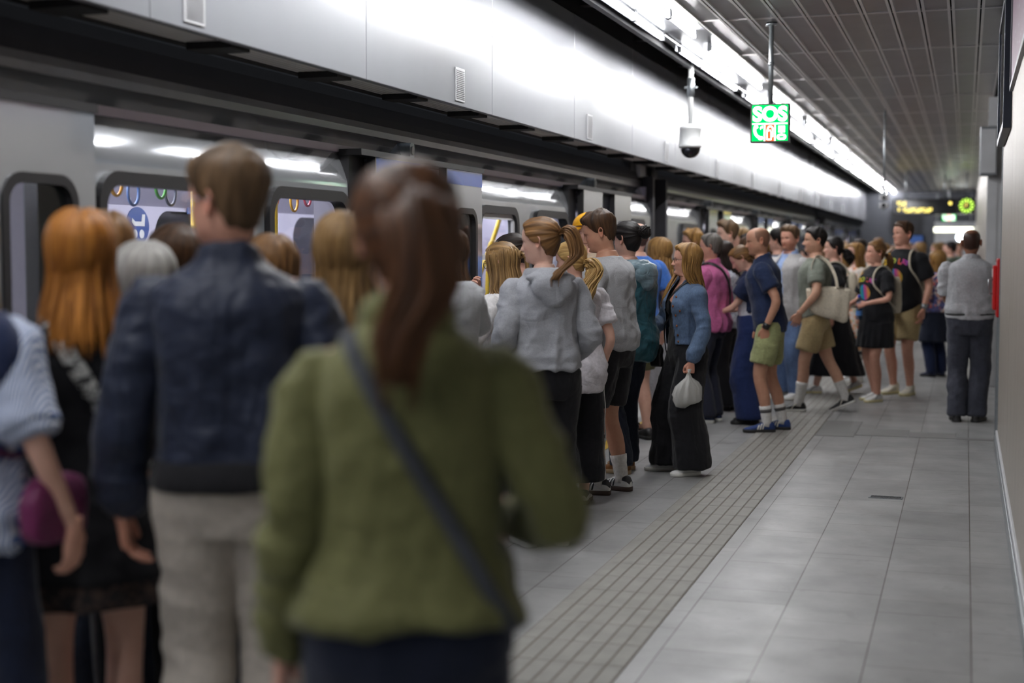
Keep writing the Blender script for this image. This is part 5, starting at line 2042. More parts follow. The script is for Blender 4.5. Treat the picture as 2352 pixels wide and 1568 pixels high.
        return link_mesh('glasses', self.lean(self.head_pose(np.concatenate(mb.v))), mb.f, mat, self.body, True, fix=True)

    def cap_hat(self, mat, brim_mat):
        hs = np.concatenate([1 - .14 * np.linspace(0, 1, 8)[:-1] ** 2, np.linspace(.86, .70, 8)])
        th = np.linspace(-math.pi, math.pi, 48, endpoint=False)
        Hg, Tg = np.meshgrid(hs, th, indexing='ij')
        P = head_ring(Tg, Hg)
        D = P - np.array([0, 0, HZ0 + .6 * HH])
        D /= np.linalg.norm(D, axis=-1, keepdims=True)
        P = P + D * (.030 + .003 * np.cos(6 * Tg)[..., None] * 0 + .004 * np.abs(np.cos(3 * Tg))[..., None])
        V = P.reshape(-1, 3)
        F = [(i * 48 + j, (i + 1) * 48 + j, (i + 1) * 48 + (j + 1) % 48, i * 48 + (j + 1) % 48) for i in range(len(hs) - 1) for j in range(48)]
        o = link_mesh('cap', self.lean(self.head_pose(V)), F, mat, self.body, True)
        a = np.linspace(-1.05, 1.05, 17)
        rows = []
        for q in (0, .5, 1.0):
            rows.append(np.stack([.092 * np.sin(a) * (1 - .05 * q), .088 * np.cos(a) + .026 + q * .072 * np.cos(a * .9), HZ0 + .715 * HH - .012 * q - .018 * np.sin(a) ** 2 * (.4 + q)], -1))
        rows = np.array(rows)
        low = rows[::-1] - [0, 0, .006]
        allr = np.concatenate([rows, low])
        V = allr.reshape(-1, 3)
        F = [(i * 17 + j, i * 17 + j + 1, (i + 1) * 17 + j + 1, (i + 1) * 17 + j) for i in range(5) for j in range(16)]
        link_mesh('brim', self.lean(self.head_pose(V)), F, brim_mat, o, True, fix=True)
        return o

    def bvh(self, objs=None):
        vs, fs, n = [], [], 0
        for o in (objs or [c for c in self.body.children_recursive if c.name.split('.')[0] not in ('hair', 'glasses', 'sleeve', 'rolled_cuff', 'shoe', 'sole', 'laces', 'sock', 'watch')]):
            me = o.data
            V = np.empty(len(me.vertices) * 3)
            me.vertices.foreach_get('co', V)
            vs.append(V.reshape(-1, 3))
            fs += [tuple(i + n for i in p.vertices) for p in me.polygons]
            n += len(me.vertices)
        return BVHTree.FromPolygons(np.concatenate(vs).tolist(), fs)

    def strap_loop(self, name, mat, a, b, width=.03, off=.004, n=72, objs=None, parent=None, part=(0, 1), thick=.004, tree=None, bow=0.0):
        """band lying on the clothes in the plane through shoulder point a and hip point b (local, 1.75 m frame)"""
        a, b = np.array(a, float), np.array(b, float)
        a, b = self.lean(a[None])[0], self.lean(b[None])[0]
        c = 0.5 * (a + b)
        u = (a - c) / np.linalg.norm(a - c)
        v = np.array([0, 1.0, 0]) - u * u[1]
        v /= np.linalg.norm(v)
        nrm = np.cross(u, v)
        tree = tree or self.bvh(objs)
        R0 = np.linalg.norm(a - c) * 1.6
        pts = []
        for q in np.linspace(part[0], part[1], n):
            an = q * 2 * math.pi
            d = math.cos(an) * u + math.sin(an) * v
            o = c + d * R0
            hit = tree.ray_cast(Vector(o), Vector(-d), R0)
            if hit[0] is None:
                continue
            pts.append((np.array(hit[0]), d))
        P = np.array([p for p, _ in pts])
        D = np.array([d for _, d in pts])
        full = part == (0, 1)
        r = np.linalg.norm(P - c, axis=1)
        for _ in range(5):       # a strap under tension bridges hollows
            if full:
                r = np.maximum(r, .5 * (np.roll(r, 1) + np.roll(r, -1)))
            else:
                r[1:-1] = np.maximum(r[1:-1], .5 * (r[:-2] + r[2:]))
        P = c + D * (r + off)[:, None]
        w = nrm * width * .5
        m = len(P)
        V = np.concatenate([P - w, P + w, P + w + D * thick, P - w + D * thick])
        F = []
        for i in range(m if full else m - 1):
            k = (i + 1) % m
            for q in range(4):
                q2 = (q + 1) % 4
                F.append((q * m + i, q * m + k, q2 * m + k, q2 * m + i))
        return link_mesh(name, V, F, mat, parent, True, fix=True), P

def sp_get(d, k, v):
    return d.get(k, v)

SKIN = {'fair': srgb(216, 172, 152), 'pale': srgb(222, 182, 162), 'tan': srgb(194, 146, 120), 'olive': srgb(206, 162, 136), 'red': srgb(212, 160, 138), 'brown': srgb(140, 98, 76)}
HAIR = {}
def hm(key):
    C = {'auburn': ((40, 23, 12), (116, 74, 42)), 'ginger': ((112, 62, 18), (222, 148, 66)), 'brown': ((40, 27, 18), (104, 74, 50)), 'dark': ((18, 13, 11), (58, 42, 34)), 'black': ((10, 8, 8), (38, 30, 28)),
         'grey': ((110, 108, 104), (226, 224, 218)), 'blonde': ((140, 100, 52), (236, 198, 130)), 'dirtyblond': ((92, 66, 38), (198, 158, 104)), 'lightbrown': ((70, 46, 26), (172, 126, 78)), 'honey': ((104, 70, 34), (206, 158, 92)),
         'manbrown': ((58, 44, 30), (142, 112, 82)), 'salt': ((54, 50, 46), (150, 142, 134))}[key]
    return hair_mat('hair_' + key, srgb(*C[0]), srgb(*C[1]))

# ------------------------------------------------------------------ the people on the platform
def cloth(key, r, g, b, **kw):
    return fabric('cloth_' + key, srgb(r, g, b), **kw)

C_BLACK = cloth('black', 24, 24, 28)
C_BLACKT = cloth('black_trousers', 20, 20, 25)
C_WHITE = cloth('white', 214, 212, 212)
C_NAVY = cloth('navy', 30, 40, 70)
C_NAVYT = cloth('navy_trousers', 34, 48, 92)
C_DKNAVY = cloth('dark_navy', 26, 32, 48)
C_GREYH = cloth('grey_heather', 156, 158, 164, kind='heather')
C_GREYS = cloth('grey_sweat', 164, 165, 168, kind='heather')
C_JEAN = cloth('jeans_dark', 40, 46, 60, kind='denim')
C_JEANB = cloth('jeans_blue', 40, 62, 100, kind='denim')
C_JEANG = cloth('jeans_grey', 66, 68, 78, kind='denim')
C_DENIM = cloth('denim_jacket', 90, 110, 138, kind='denim')
C_KHAKI = cloth('khaki', 178, 158, 116)
C_BEIGE = cloth('beige', 176, 168, 158)
C_CREAM = cloth('cream_canvas', 206, 196, 176)
C_SOCK = cloth('sock_white', 222, 220, 216)
C_TIE = cloth('hair_tie', 22, 20, 26)
S_WHITE = plain('leather_white', srgb(226, 226, 224), .45)
S_BLACK = plain('leather_black', srgb(24, 24, 26), .42)
S_BROWN = plain('suede_brown', srgb(140, 92, 48), .75)
S_BLUE = plain('suede_blue', srgb(38, 62, 116), .75)
S_NAVY = plain('mesh_navy', srgb(32, 42, 74), .7)
O_WHITE = plain('sole_white', srgb(226, 226, 220), .5)
O_CREAM = plain('sole_cream', srgb(222, 212, 164), .5)
O_GUM = plain('sole_gum', srgb(66, 50, 42), .6)
O_DARK = plain('sole_dark', srgb(30, 29, 29), .6)
M_SPEC = plain('spectacle_frame', srgb(52, 44, 42), .25, metal=.4)
M_STRIPEB = plain('stripe_black', srgb(22, 24, 30), .5)
M_STRIPEW = plain('stripe_white', srgb(226, 222, 208), .5)

def person(**sp):
    p = Person(**sp)
    p.make_body()
    p.hair(hm(sp.get('hcol', 'brown')), C_TIE)
    return p

def held(name, p, label, cat, group=None):
    """a thing carried by a person: stands on its own, placed in that person's frame"""
    return tag(empty(name, p.body.location, p.body.rotation_euler[2]), label, cat, group)

def pouch(parent, name, mat, c, size, rz=0.0, flap=None):
    R = []
    a = np.linspace(0, 2 * math.pi, 28, endpoint=False)
    for q in np.linspace(-1, 1, 12):
        w = 1 - .22 * max(0, q) ** 2 - .06 * max(0, -q) ** 4
        e = (1 - abs(q) ** 6) ** .5 if abs(q) < 1 else .05
        e = max(e, .25)
        x = size[0] * .5 * w * np.sign(np.cos(a)) * np.abs(np.cos(a)) ** .5
        y = size[1] * .5 * (.55 + .45 * e) * np.sign(np.sin(a)) * np.abs(np.sin(a)) ** .6 * (1.0 if q < .3 else 1 - .35 * (q - .3))
        R.append(np.stack([x, y, np.full(28, q * size[2] * .5)], -1))
    V, F = loft(np.array(R))
    V = V + .004 * vnoise(V * 22, 4)[:, None]
    c_, s_ = math.cos(rz), math.sin(rz)
    V = np.stack([c_ * V[:, 0] - s_ * V[:, 1], s_ * V[:, 0] + c_ * V[:, 1], V[:, 2]], -1) + np.array(c)
    return link_mesh(name, V, F, mat, parent, True, fix=True)

def crossbody(p, label, mat, a, b, width=.028, bag=None, bagmat=None, cat='bag', name='shoulder_bag'):
    h = held(name, p, label, cat)
    st, P = p.strap_loop('strap', mat, a, b, width, parent=h)
    if bag:
        c, size, rz = bag
        pouch(h, 'pouch', bagmat or mat, np.array(c) * p.k, np.array(size) * p.k, rz)
    return h

def flat_strap(h, p, ctrl, mat, w=.016, name='strap', n=26, fl=.25):
    V, F, uv = tube(curve_pts(np.array(ctrl, float), n) * p.k, w, 10, True, fl)
    return link_mesh(name, V, F, mat, h, True, fix=True)

def drawstring_bag(p, label, mat):
    """cream drawstring sack on the back with cord loops round both shoulders"""
    h = held('drawstring_bag', p, label, 'bag', 'cream drawstring bags')
    pouch(h, 'sack', mat, np.array((0, -.205 - .03 * (p.g - 1), 1.17)) * p.k, np.array((.30, .12, .40)) * p.k)
    sw = p.sw
    for s in (-1, 1):
        pts = [(s * .10, -.19, 1.34), (s * (sw - .065), -.10, 1.455), (s * (sw - .055), .0, 1.487), (s * (sw - .045), .095, 1.425), (s * (sw - .02), .135, 1.30), (s * (sw + .01), .05, 1.19), (s * (sw - .01), -.10, 1.07), (s * .12, -.20, 1.0)]
        flat_strap(h, p, pts, mat, .011, 'cord', 36, .8)
    return h

def front_open(w0, w1, z0, z1, x0=0.0):
    def f(C):
        t = np.clip((C[:, 2] - z0) / (z1 - z0), 0, 1)
        return (C[:, 1] > 0.0) & (np.abs(C[:, 0] - x0) < w0 + (w1 - w0) * t)
    return f

def scoop(zf, zb=1.47):
    def f(C):
        lim = np.where(C[:, 1] > 0, zf + 9.0 * C[:, 0] ** 2, zb)
        return (C[:, 2] > lim) & (np.abs(C[:, 0]) < .135)
    return f

def project_front(p, V, F, mats, name, parent, mi=None, off=.003, tree=None):
    """lay flat artwork on the chest of the shirt"""
    out = []
    for x, z in V:
        hit = tree.ray_cast(Vector((x, 1.0, z)), Vector((0, -1, 0)), 2.0)
        out.append((x, (hit[0][1] if hit[0] is not None else .12) + off, z))
    return link_mesh(name, np.array(out), F, mats, parent, False, mi)

def grid_disc(cx, cz, r, n=10, m=28, half=False):
    V, F = [(cx, cz)], []
    for i in range(1, n + 1):
        for j in range(m):
            a = 2 * math.pi * j / m
            V.append((cx + r * i / n * math.cos(a), cz + r * i / n * math.sin(a)))
    for j in range(m):
        F.append((0, 1 + j, 1 + (j + 1) % m))
    for i in range(n - 1):
        for j in range(m):
            a, b = 1 + i * m, 1 + (i + 1) * m
            F.append((a + j, b + j, b + (j + 1) % m, a + (j + 1) % m))
    return V, F

def rainbow_mat():
    if 'rainbow_print' in MATS: return MATS['rainbow_print']
    m, nt, p = new_mat('rainbow_print')
    sp = N(nt, 'ShaderNodeSeparateXYZ')
    nt.links.new(coords(nt, (4.5, 1, 1.2)), sp.inputs[0])
    ad = N(nt, 'ShaderNodeMath', operation='FRACT')
    nt.links.new(sp.outputs[0], ad.inputs[0])
    nt.links.new(ramp(nt, ad.outputs[0], [(0, srgb(40, 120, 190)), (.3, srgb(40, 170, 170)), (.5, srgb(120, 180, 80)), (.7, srgb(220, 150, 60)), (.9, srgb(190, 70, 140))]), p.inputs['Base Color'])
    p.inputs['Roughness'].default_value = .7
    MATS['rainbow_print'] = m
    return m

def tour_print(p, shirt, z0=1.36, s=.062, disc_z=1.20):
    me = shirt.data
    V = np.empty(len(me.vertices) * 3)
    me.vertices.foreach_get('co', V)
    tree = BVHTree.FromPolygons(V.reshape(-1, 3).tolist(), [tuple(q.vertices) for q in me.polygons])
    cols = [(236, 190, 40), (236, 190, 40), (206, 206, 50), (190, 200, 60), (60, 60, 64), (232, 96, 50), (208, 70, 150), (170, 70, 180)]
    k = p.k
    for i, ch in enumerate('COLDPLAY'):
        Vt, Ft = text_mesh(ch, s * k * 1.25, .0, .002)
        q = (i - 3.5) / 3.5
        X = -(Vt[:, 0] * 1 + q * .125 * k)       # mirrored: read from the front
        Z = Vt[:, 1] + z0 * k - .018 * q * q
        project_front(p, np.stack([X, Z], -1), [f[::-1] for f in Ft], plain('print_%d' % i, srgb(*cols[i]), .7), 'lettering', shirt, tree=tree)
    Vd, Fd = grid_disc(0.0, disc_z * k, .085 * k)
    project_front(p, Vd, Fd, rainbow_mat(), 'print', shirt, tree=tree)
    st = [(.105 + (.028 if i % 2 else .012) * math.cos(a), z0 + .062 + (.028 if i % 2 else .012) * math.sin(a)) for i, a in enumerate(np.linspace(0, 2 * math.pi, 10, endpoint=False))]
    Vs = [(x * k, z * k) for x, z in st] + [(.105 * k, (z0 + .062) * k)]
    project_front(p, Vs, [(i, (i + 1) % 10, 10) for i in range(10)], plain('print_star', srgb(240, 170, 40), .7), 'star', shirt, tree=tree)

# ---- close to the camera, out of focus
p = person(x=-.965, y=2.43, h=1.735, sex='f', g=1.02, face=17, turn=14, hair='tail', hcol='auburn', tail_len=.33, tail_w=.074, wave=.008, wfreq=6, cap=dict(tt=.028, ts=.022, rough=.002), r=((.20, .20, 1.075), (.55, -.6, -.6), (-1, 0, 0), 'hold'), l=((-.245, .03, .87), (-.12, -1, 0), (1, 0, 0), 'relax', (0, .05, -1)),
           vox=.011, skin='fair', label='person seen from behind in an olive green cropped jacket, auburn ponytail', shoulders=1.02)
C_OLIVE = cloth('olive_jacket', 104, 104, 64, rough=.7, wr=.3)
p.top('jacket', C_OLIVE, hem=.935, ease=.026, sleeve=1.0, sease=.022, fold=.010, flare=.035, hem_tilt=-.014, collar=dict(h=.055, rx=.074, ry=.070, th=.014), cuff=False)
p.trousers('trousers', C_DKNAVY, 'regular', waist=1.04)
p.shoes(S_BLACK, O_DARK)
crossbody(p, 'dark grey narrow crossbody strap over the olive green jacket, small bag in front', cloth('strap_grey', 66, 68, 72), (-.105, 0, 1.46), (.185, 0, .96), .030, ((.10, .21, .96), (.20, .07, .15), 0), S_BLACK)

p = person(x=-1.86, y=3.42, h=1.845, sex='m', g=1.03, face=22, turn=52, hair='short', hcol='manbrown', cap=dict(tt=.030, ts=.013, hn=.10, rough=.006), vox=.012, skin='red', label='person from behind with short brown hair, navy bomber jacket and beige trousers', l=((-.285, .0, .86), (-.5, -1, 0), (1, .1, 0), 'relax', (.12, .16, -1)))
p.top('undershirt', C_BLACK, hem=.925, neck=1.005, ease=.050, sleeve=0, fold=.003)
p.top('jacket', cloth('bomber', 30, 37, 56, rough=.5, wr=.3), hem=.985, ease=.040, sleeve=1.0, sease=.026, fold=.012, band=True, bulge=.008, cuff=True, collar=dict(h=.046, th=.013, rx=.070, ry=.068, z=1.478))
p.trousers('trousers', C_BEIGE, 'regular', waist=1.03, fold=.008, ease=.006)
p.shoes(S_BROWN, O_DARK)
p.glasses(plain('clear_frame', srgb(214, 196, 206), .15), r=.021, rim=.0028)

p = person(x=-2.37, y=3.49, h=1.69, sex='f', face=30, turn=2, hair='long', hcol='ginger', len=.345, flare=.17, thick=.026, wave=.003, locks=110, part=.006, vox=.012, label='person with long straight ginger hair and a short black dress', l=((-.20, .18, .98), (-.8, -.6, 0), (1, 0, 0), 'hold'), r=((.20, .18, .98), (.8, -.6, 0), (-1, 0, 0), 'hold'))
p.top('dress', C_BLACK, hem=.98, ease=.020, sleeve=.48, sease=.024, fold=.006)
p.skirt('dress_skirt', C_BLACK, hem=.70, top=1.08, rx=.255, ry=.20, pleats=9, amp=.05, fold=.006)
p.skirt('lace_hem', fabric('lace', srgb(34, 30, 32), kind='spots', col2=srgb(70, 56, 50)), hem=.635, top=.74, rx=.262, ry=.207, pleats=9, amp=.05, fold=.004)
p.shoes(S_BLACK, O_DARK)
crossbody(p, 'wide black and white patterned bag strap across the black dress', fabric('strap_pattern', srgb(200, 200, 196), kind='spots', col2=srgb(30, 30, 32)), (-.09, 0, 1.47), (.185, 0, .98), .050, ((.24, .02, .90), (.05, .16, .15), 0), S_BLACK)

p = person(x=-2.47, y=3.10, h=1.72, sex='f', face=0, turn=-10, hair='long', hcol='blonde', len=.34, vox=.012, label='person in a blue and white striped shirt with a plum bag', r=((.30, .05, .90), (.55, -1, 0), (-1, .1, 0), 'relax', (-.1, .1, -1)))
p.top('shirt', fabric('striped_shirt', srgb(66, 96, 150), kind='stripes', col2=srgb(208, 212, 220)), hem=.86, ease=.034, sleeve=.54, sease=.034, fold=.010, hem_tilt=.02)
for s in (1, -1):
    key = 'r' if s > 0 else 'l'
    P, tt = p.arm_path(key, .575)
    V, F, _ = tube(P[-3:], [.070, .072, .068], 18)
    p.add('rolled_cuff', [(V, F)], MATS['striped_shirt'], fold=.003)
p.top('vest_sweater', C_NAVY, hem=1.20, ease=.07, neck=1.48, sleeve=0, fold=.008, extra=[ellipsoid((s * .135, -.075, 1.34), (.105, .085, .14)) for s in (-1, 1)], cut=front_open(.05, .05, 1.0, 1.4), label='navy sweater hung over the back')
p.trousers('trousers', cloth('ink_jeans', 26, 34, 56, kind='denim'), 'regular', waist=1.03)
p.shoes(S_WHITE, O_WHITE)
crossbody(p, 'plum coloured crescent bag on a dark strap at the hip of the striped shirt', cloth('plum', 92, 30, 66, rough=.45), (-.10, 0, 1.47), (.20, -.0, 1.02), .034, ((.255, .03, .955), (.08, .24, .17), 0), cloth('plum_bag', 104, 34, 78, rough=.4))

p = person(x=-2.64, y=4.02, h=1.705, sex='f', face=40, hair='long', hcol='lightbrown', len=.36, vox=.014, label='person with light brown hair mostly hidden behind the ginger hair')
p.top('cardigan', cloth('taupe', 120, 108, 98), hem=.90, ease=.025)
p.trousers('trousers', C_JEAN, 'slim'); p.shoes(S_BLACK, O_DARK)
p = person(x=-2.40, y=3.86, h=1.60, sex='f', face=40, turn=10, hair='long', hcol='grey', len=.26, flare=.06, thick=.030, wave=.008, vox=.014, label='person with chin length grey hair between the ginger hair and the navy jacket')
p.top('blouse', cloth('charcoal', 56, 56, 60), hem=.88, ease=.03)
p.trousers('trousers', C_BLACKT, 'regular'); p.shoes(S_BLACK, O_DARK)
p = person(x=-2.74, y=4.62, h=1.665, sex='f', face=60, hair='short', hcol='brown', cap=dict(tt=.032, ts=.022, hn=.0), vox=.016, label='person whose dark brown crown shows above the grey hair')
p.top('jumper', cloth('slate', 62, 66, 78), hem=.92); p.trousers('trousers', C_BLACKT); p.shoes(S_BLACK, O_DARK)
p = person(x=-2.27, y=4.46, h=1.635, sex='f', face=30, hair='long', hcol='lightbrown', len=.28, vox=.016, label='short person with light brown hair just behind the navy jacket shoulder')
p.top('jumper', cloth('dust_blue', 92, 100, 120), hem=.92); p.trousers('trousers', C_JEAN, 'slim'); p.shoes(S_WHITE, O_WHITE)
p = person(x=-1.80, y=4.02, h=1.69, sex='f', face=25, hair='long', hcol='dirtyblond', len=.36, flare=.10, thick=.026, wave=.007, vox=.014, label='person with long brown blond hair and a dark red plaid shirt')
p.top('shirt', fabric('plaid_red', srgb(44, 34, 44), kind='plaid', col2=srgb(120, 40, 48)), hem=.88, ease=.03)
p.trousers('trousers', C_JEAN, 'regular'); p.shoes(S_BLACK, O_DARK)
p = person(x=-2.42, y=6.62, h=1.69, sex='f', face=60, hair='long', hcol='brown', len=.30, vox=.013, label='person in a pale grey hoodie raising an arm, hidden behind the auburn ponytail', r=((.30, .36, 1.36), (.8, -.2, -.8), (-.5, 0, -1), 'hold'))
p.top('hoodie', cloth('pale_grey', 176, 178, 182, kind='heather'), hem=.92, ease=.03, sease=.024, hood=True, band=True, cuff=True)
p.trousers('trousers', C_BLACKT, 'regular'); p.shoes(S_WHITE, O_WHITE)

# ---- the group in focus
p = person(x=-2.52, y=7.84, h=1.63, sex='f', face=72, nod=8, turn=6, hair='half', hcol='dirtyblond', len=.42, thick=.020, flare=.10, wave=.003, locks=120, label='blond person with glasses, half tied hair and a white sweater', r='chest', l=((-.16, .17, 1.0), (-.8, -.4, 0), (1, 0, 0), 'hold'))
p.top('sweater', cloth('offwhite', 216, 214, 214, wr=.22), hem=.90, ease=.032, sease=.028, fold=.008, neck=1.455)
p.trousers('trousers', C_JEAN, 'regular'); p.shoes(S_WHITE, O_WHITE)
p.glasses(M_SPEC, r=.024, rim=.002)
crossbody(p, 'dark strap lying over the white sweater collar of the blond person', S_BLACK, (.10, 0, 1.47), (-.18, 0, .98), .034, ((-.20, .10, .95), (.06, .18, .15), .4))

p = person(x=-2.70, y=8.66, h=1.69, sex='f', face=100, nod=14, hair='tail', hcol='dark', tail_len=.2, label='person with dark pulled back hair bowed beyond the blond head', r='phone')
p.top('t_shirt', C_BLACK, hem=.90, sleeve=.45); p.trousers('trousers', C_BLACKT); p.shoes(S_BLACK, O_DARK)

p = person(x=-2.16, y=7.42, h=1.755, sex='f', g=1.04, face=31, turn=54, nod=6, hair='tail', hcol='lightbrown', tail_len=.27, tail_w=.044, wave=.006, wfreq=7, cap=dict(hf=.85, tt=.020, ts=.014), label='person in a light grey hoodie with a brown ponytail and dark hair tie', l=((-.19, .15, 1.02), (-.35, -.8, -.5), (1, 0, 0), 'hold'), r=((.20, .16, 1.02), (.35, -.8, -.5), (-1, 0, 0), 'hold'), shoulders=1.05, vox=.009, pale=1, skin='pale')
p.top('hoodie', C_GREYH, hem=.955, ease=.045, sease=.024, fold=.011, band=True, bulge=.016, cuff=True, hood=True)
p.trousers('trousers', C_BLACKT, 'regular', waist=1.03, fold=.006, ease=.006)
p.shoes(S_WHITE, O_WHITE, C_SOCK)

p = person(x=-2.30, y=8.58, h=1.64, sex='f', face=40, turn=40, nod=10, hair='lowtail', hcol='blonde', tail_len=.36, tail_w=.056, wave=.014, wfreq=17, label='person with a curly blond ponytail and loose white shirt behind the grey hoodie', l=((-.16, .20, 1.05), (-.8, -.5, 0), (1, 0, 0), 'hold'), r=((.225, .05, .90), (.3, -1, 0), (-1, 0, 0), 'relax'), fr=(.11, .10, -30, 0))
p.top('shirt', cloth('white_shirt', 208, 204, 210, wr=.25), hem=.78, ease=.03, sleeve=.46, sease=.026, fold=.010, flare=.03)
p.trousers('trousers', C_BLACKT, 'wide', to=.93, waist=1.05)
for key in 'lr':
    P, t = p.leg_path(key, .92, 30)
    rad = np.interp(t, [0, .3, .6, 1], [.12, .118, .130, .140])
    mb = MB()
    for an in (-.22, .22):
        s = p.leg[key]['s']
        d = np.array([s * math.cos(an), math.sin(an), 0])
        mb.tube(P[6:] + d * rad[6:, None] + np.stack([.004 * np.sin(np.arange(24)), 0 * np.arange(24), 0 * np.arange(24)], -1), .0045, 6)
    link_mesh('piping', p.lean(np.concatenate(mb.v)), mb.f, C_SOCK, p.body, True, fix=True)
p.shoes(S_WHITE, O_GUM, C_SOCK, stripe=M_STRIPEB, heel=M_STRIPEB)

p = person(x=-2.22, y=9.16, h=1.835, sex='m', g=1.02, face=77, nod=14, turn=20, hair='short', hcol='brown', cap=dict(tt=.032, ts=.011, hn=.10, quiff=.004, rough=.007, hf=.80), skin='tan', label='person in a grey sweatshirt and black knee length shorts with white striped shoes', l=((-.27, .17, 1.0), (-.9, -.9, 0), (1, 0, 0), 'relax', (.1, .35, -1)), r='phone', lean=.05, vox=.009, fl=(-.11, .03, 16, 0), fr=(.10, -.02, -4, 0), beard=.35, beard_tint=(.72, .66, .64))
p.top('sweatshirt', C_GREYS, hem=.915, ease=.040, sleeve=.86, sease=.028, fold=.012, band=True, bulge=.016, neck=1.478)
p.trousers('shorts', cloth('black_shorts', 28, 28, 32, rough=.8), 'shorts', to=.52, waist=1.02, fold=.008)
p.socks(C_SOCK, .235)
p.shoes(S_WHITE, O_GUM, C_SOCK, stripe=M_STRIPEB, heel=M_STRIPEB)
ph = held('phone', p, 'dark phone in the hands of the person with the grey sweatshirt', 'phone')
g = p.lean(p.arm['r']['grip'][None])[0]
V = MB().box(g + [-.036, -.005, -.07], g + [.036, .005, .07]); V.build('case', M_BLACKG, ph, bevel=.004)
MB().box(g + [-.033, -.0065, -.066], g + [.033, -.005, .066]).build('display', emit('phone_display', (.3, .36, .45, 1), .6), ph)

p = person(x=-2.73, y=10.68, h=1.85, sex='m', face=112, nod=4, hair='short', hcol='dirtyblond', cap=dict(tt=.016, ts=.012), label='person in a bright yellow baseball cap looking past the grey sweatshirt')
p.top('t_shirt', cloth('sand', 168, 150, 130), hem=.88, sleeve=.45); p.trousers('trousers', C_JEANB, 'slim'); p.shoes(S_WHITE, O_WHITE, C_SOCK)
p.cap_hat(cloth('cap_yellow', 238, 172, 22), cloth('cap_brim', 226, 160, 30))

p = person(x=-2.31, y=10.06, h=1.785, sex='m', face=62, hair='bun', hcol='black', label='person in a teal rain jacket with a black hair bun', r=((.10, .28, 1.12), (.6, -.4, -1), (-.9, 0, -.5), 'hold'), fl=(-.10, -.02, 10, 0), fr=(.10, .10, -14, 0))
C_TEAL = cloth('teal_rain', 44, 92, 104, rough=.34, wr=.3)
p.top('rain_jacket', C_TEAL, hem=.80, ease=.050, sease=.030, flare=.035, fold=.012)
p.top('vest_hood', cloth('rain_hood', 112, 134, 144, rough=.3, wr=.35), hem=1.36, neck=1.485, ease=.056, sleeve=0, hood=True, fold=.010, label='crumpled grey teal hood')
p.trousers('jeans', C_JEAN, 'regular', fold=.007); p.shoes(S_BROWN, plain('sole_tan', srgb(176, 150, 116), .6), S_BROWN)

p = person(x=-2.62, y=11.78, h=1.815, sex='m', face=48, g=1.04, hair='none', crop=.96, crop_tint=(.12, .10, .09), label='person with thinning dark hair and a mid blue shirt facing the train', fl=(-.11, .05, 8, 0))
p.top('shirt', cloth('mid_blue', 70, 116, 196), hem=.86, ease=.03, sleeve=.45, sease=.024, collar={})
p.trousers('shorts', cloth('olive_shorts', 88, 84, 58), 'shorts', to=.50); p.shoes(S_BLACK, O_DARK)

p = person(x=-2.57, y=12.46, h=1.68, sex='f', g=1.1, face=55, hair='long', hcol='honey', len=.30, flare=.12, thick=.028, wave=.012, wfreq=12, label='person with wavy blond hair, dark navy knit and long white skirt', fl=(-.12, .06, 20, 0), fr=(.10, -.04, -10, 0), l='front')
p.top('knit', cloth('ink_knit', 46, 50, 66), hem=.93, ease=.03, sease=.024, fold=.006)
p.skirt('skirt', cloth('white_linen', 206, 206, 212, wr=.25), hem=.26, rx=.225, ry=.20, pleats=7, amp=.06)
p.sandals(S_BLACK, O_DARK)

# denim jacket
p = person(x=-1.90, y=10.16, h=1.625, sex='f', face=128, turn=-21, nod=-1, hair='long', hcol='honey', len=.36, flare=.09, thick=.024, wave=.007, wfreq=8, locks=120, open=70, part=.012, shoulder_open=118, front_len=.75, vox=.008, label='smiling person in a blue denim jacket and wide black trousers holding a plastic bag', skin='red',
           r=((.13, .26, 1.115), (.9, -.3, -.6), (-1, -.2, 0), 'hold', (-.5, .9, .15)), l=((-.245, .08, .875), (-.6, -1, 0), (1, .1, 0), 'fist', (.02, .1, -1)), fl=(-.16, .04, 4, 0), fr=(.13, .10, -16, 0),
           bundles=[[(.075, .055, 1.60), (.092, .075, 1.50), (.105, .115, 1.40), (.115, .15, 1.28)]])
p.trousers('trousers', C_BLACK, 'wide', waist=1.12, fold=.008, ease=.004)
p.top('tank_top', C_BLACK, hem=1.0, ease=.010, sleeve=0, neck=1.44, cut=scoop(1.315, 1.40), fold=.002)
p.top('jacket', C_DENIM, hem=1.0, ease=.034, sease=.022, fold=.008, cuff=True, band=True, bulge=.006, cut=front_open(.068, .050, 1.0, 1.40), collar=dict(h=.05, rx=.082, ry=.074, th=.012, z=1.47), vox=.008)
p.glasses(M_SPEC, r=.0225, rim=.0014)
jk = [c for c in p.body.children if c.name.startswith('jacket')][0]
tree = p.bvh([jk])
M_COPPER = plain('copper_button', srgb(176, 104, 62), .35, metal=.9)
def on_front(x, z):
    hit = tree.ray_cast(Vector((x * p.k, 1, z * p.k)), Vector((0, -1, 0)), 2)
    return np.array(hit[0]) if hit[0] is not None else None
for x, z in ((-.088, 1.36), (-.088, 1.29), (-.090, 1.22), (-.092, 1.14), (-.094, 1.07), (-.098, 1.02), (-.135, 1.255)):
    q = on_front(x, z)
    if q is not None:
        V, F, _ = tube([q + [0, -.001, 0], q + [0, .004, 0], q + [0, .0055, 0]], [.0085, .0085, .005], 12)
        link_mesh('button', V, F, M_COPPER, jk, True, fix=True)
rows = []
for z in np.linspace(1.275, 1.225, 4):
    rows.append([on_front(x, z) for x in np.linspace(-.175, -.10, 6)])
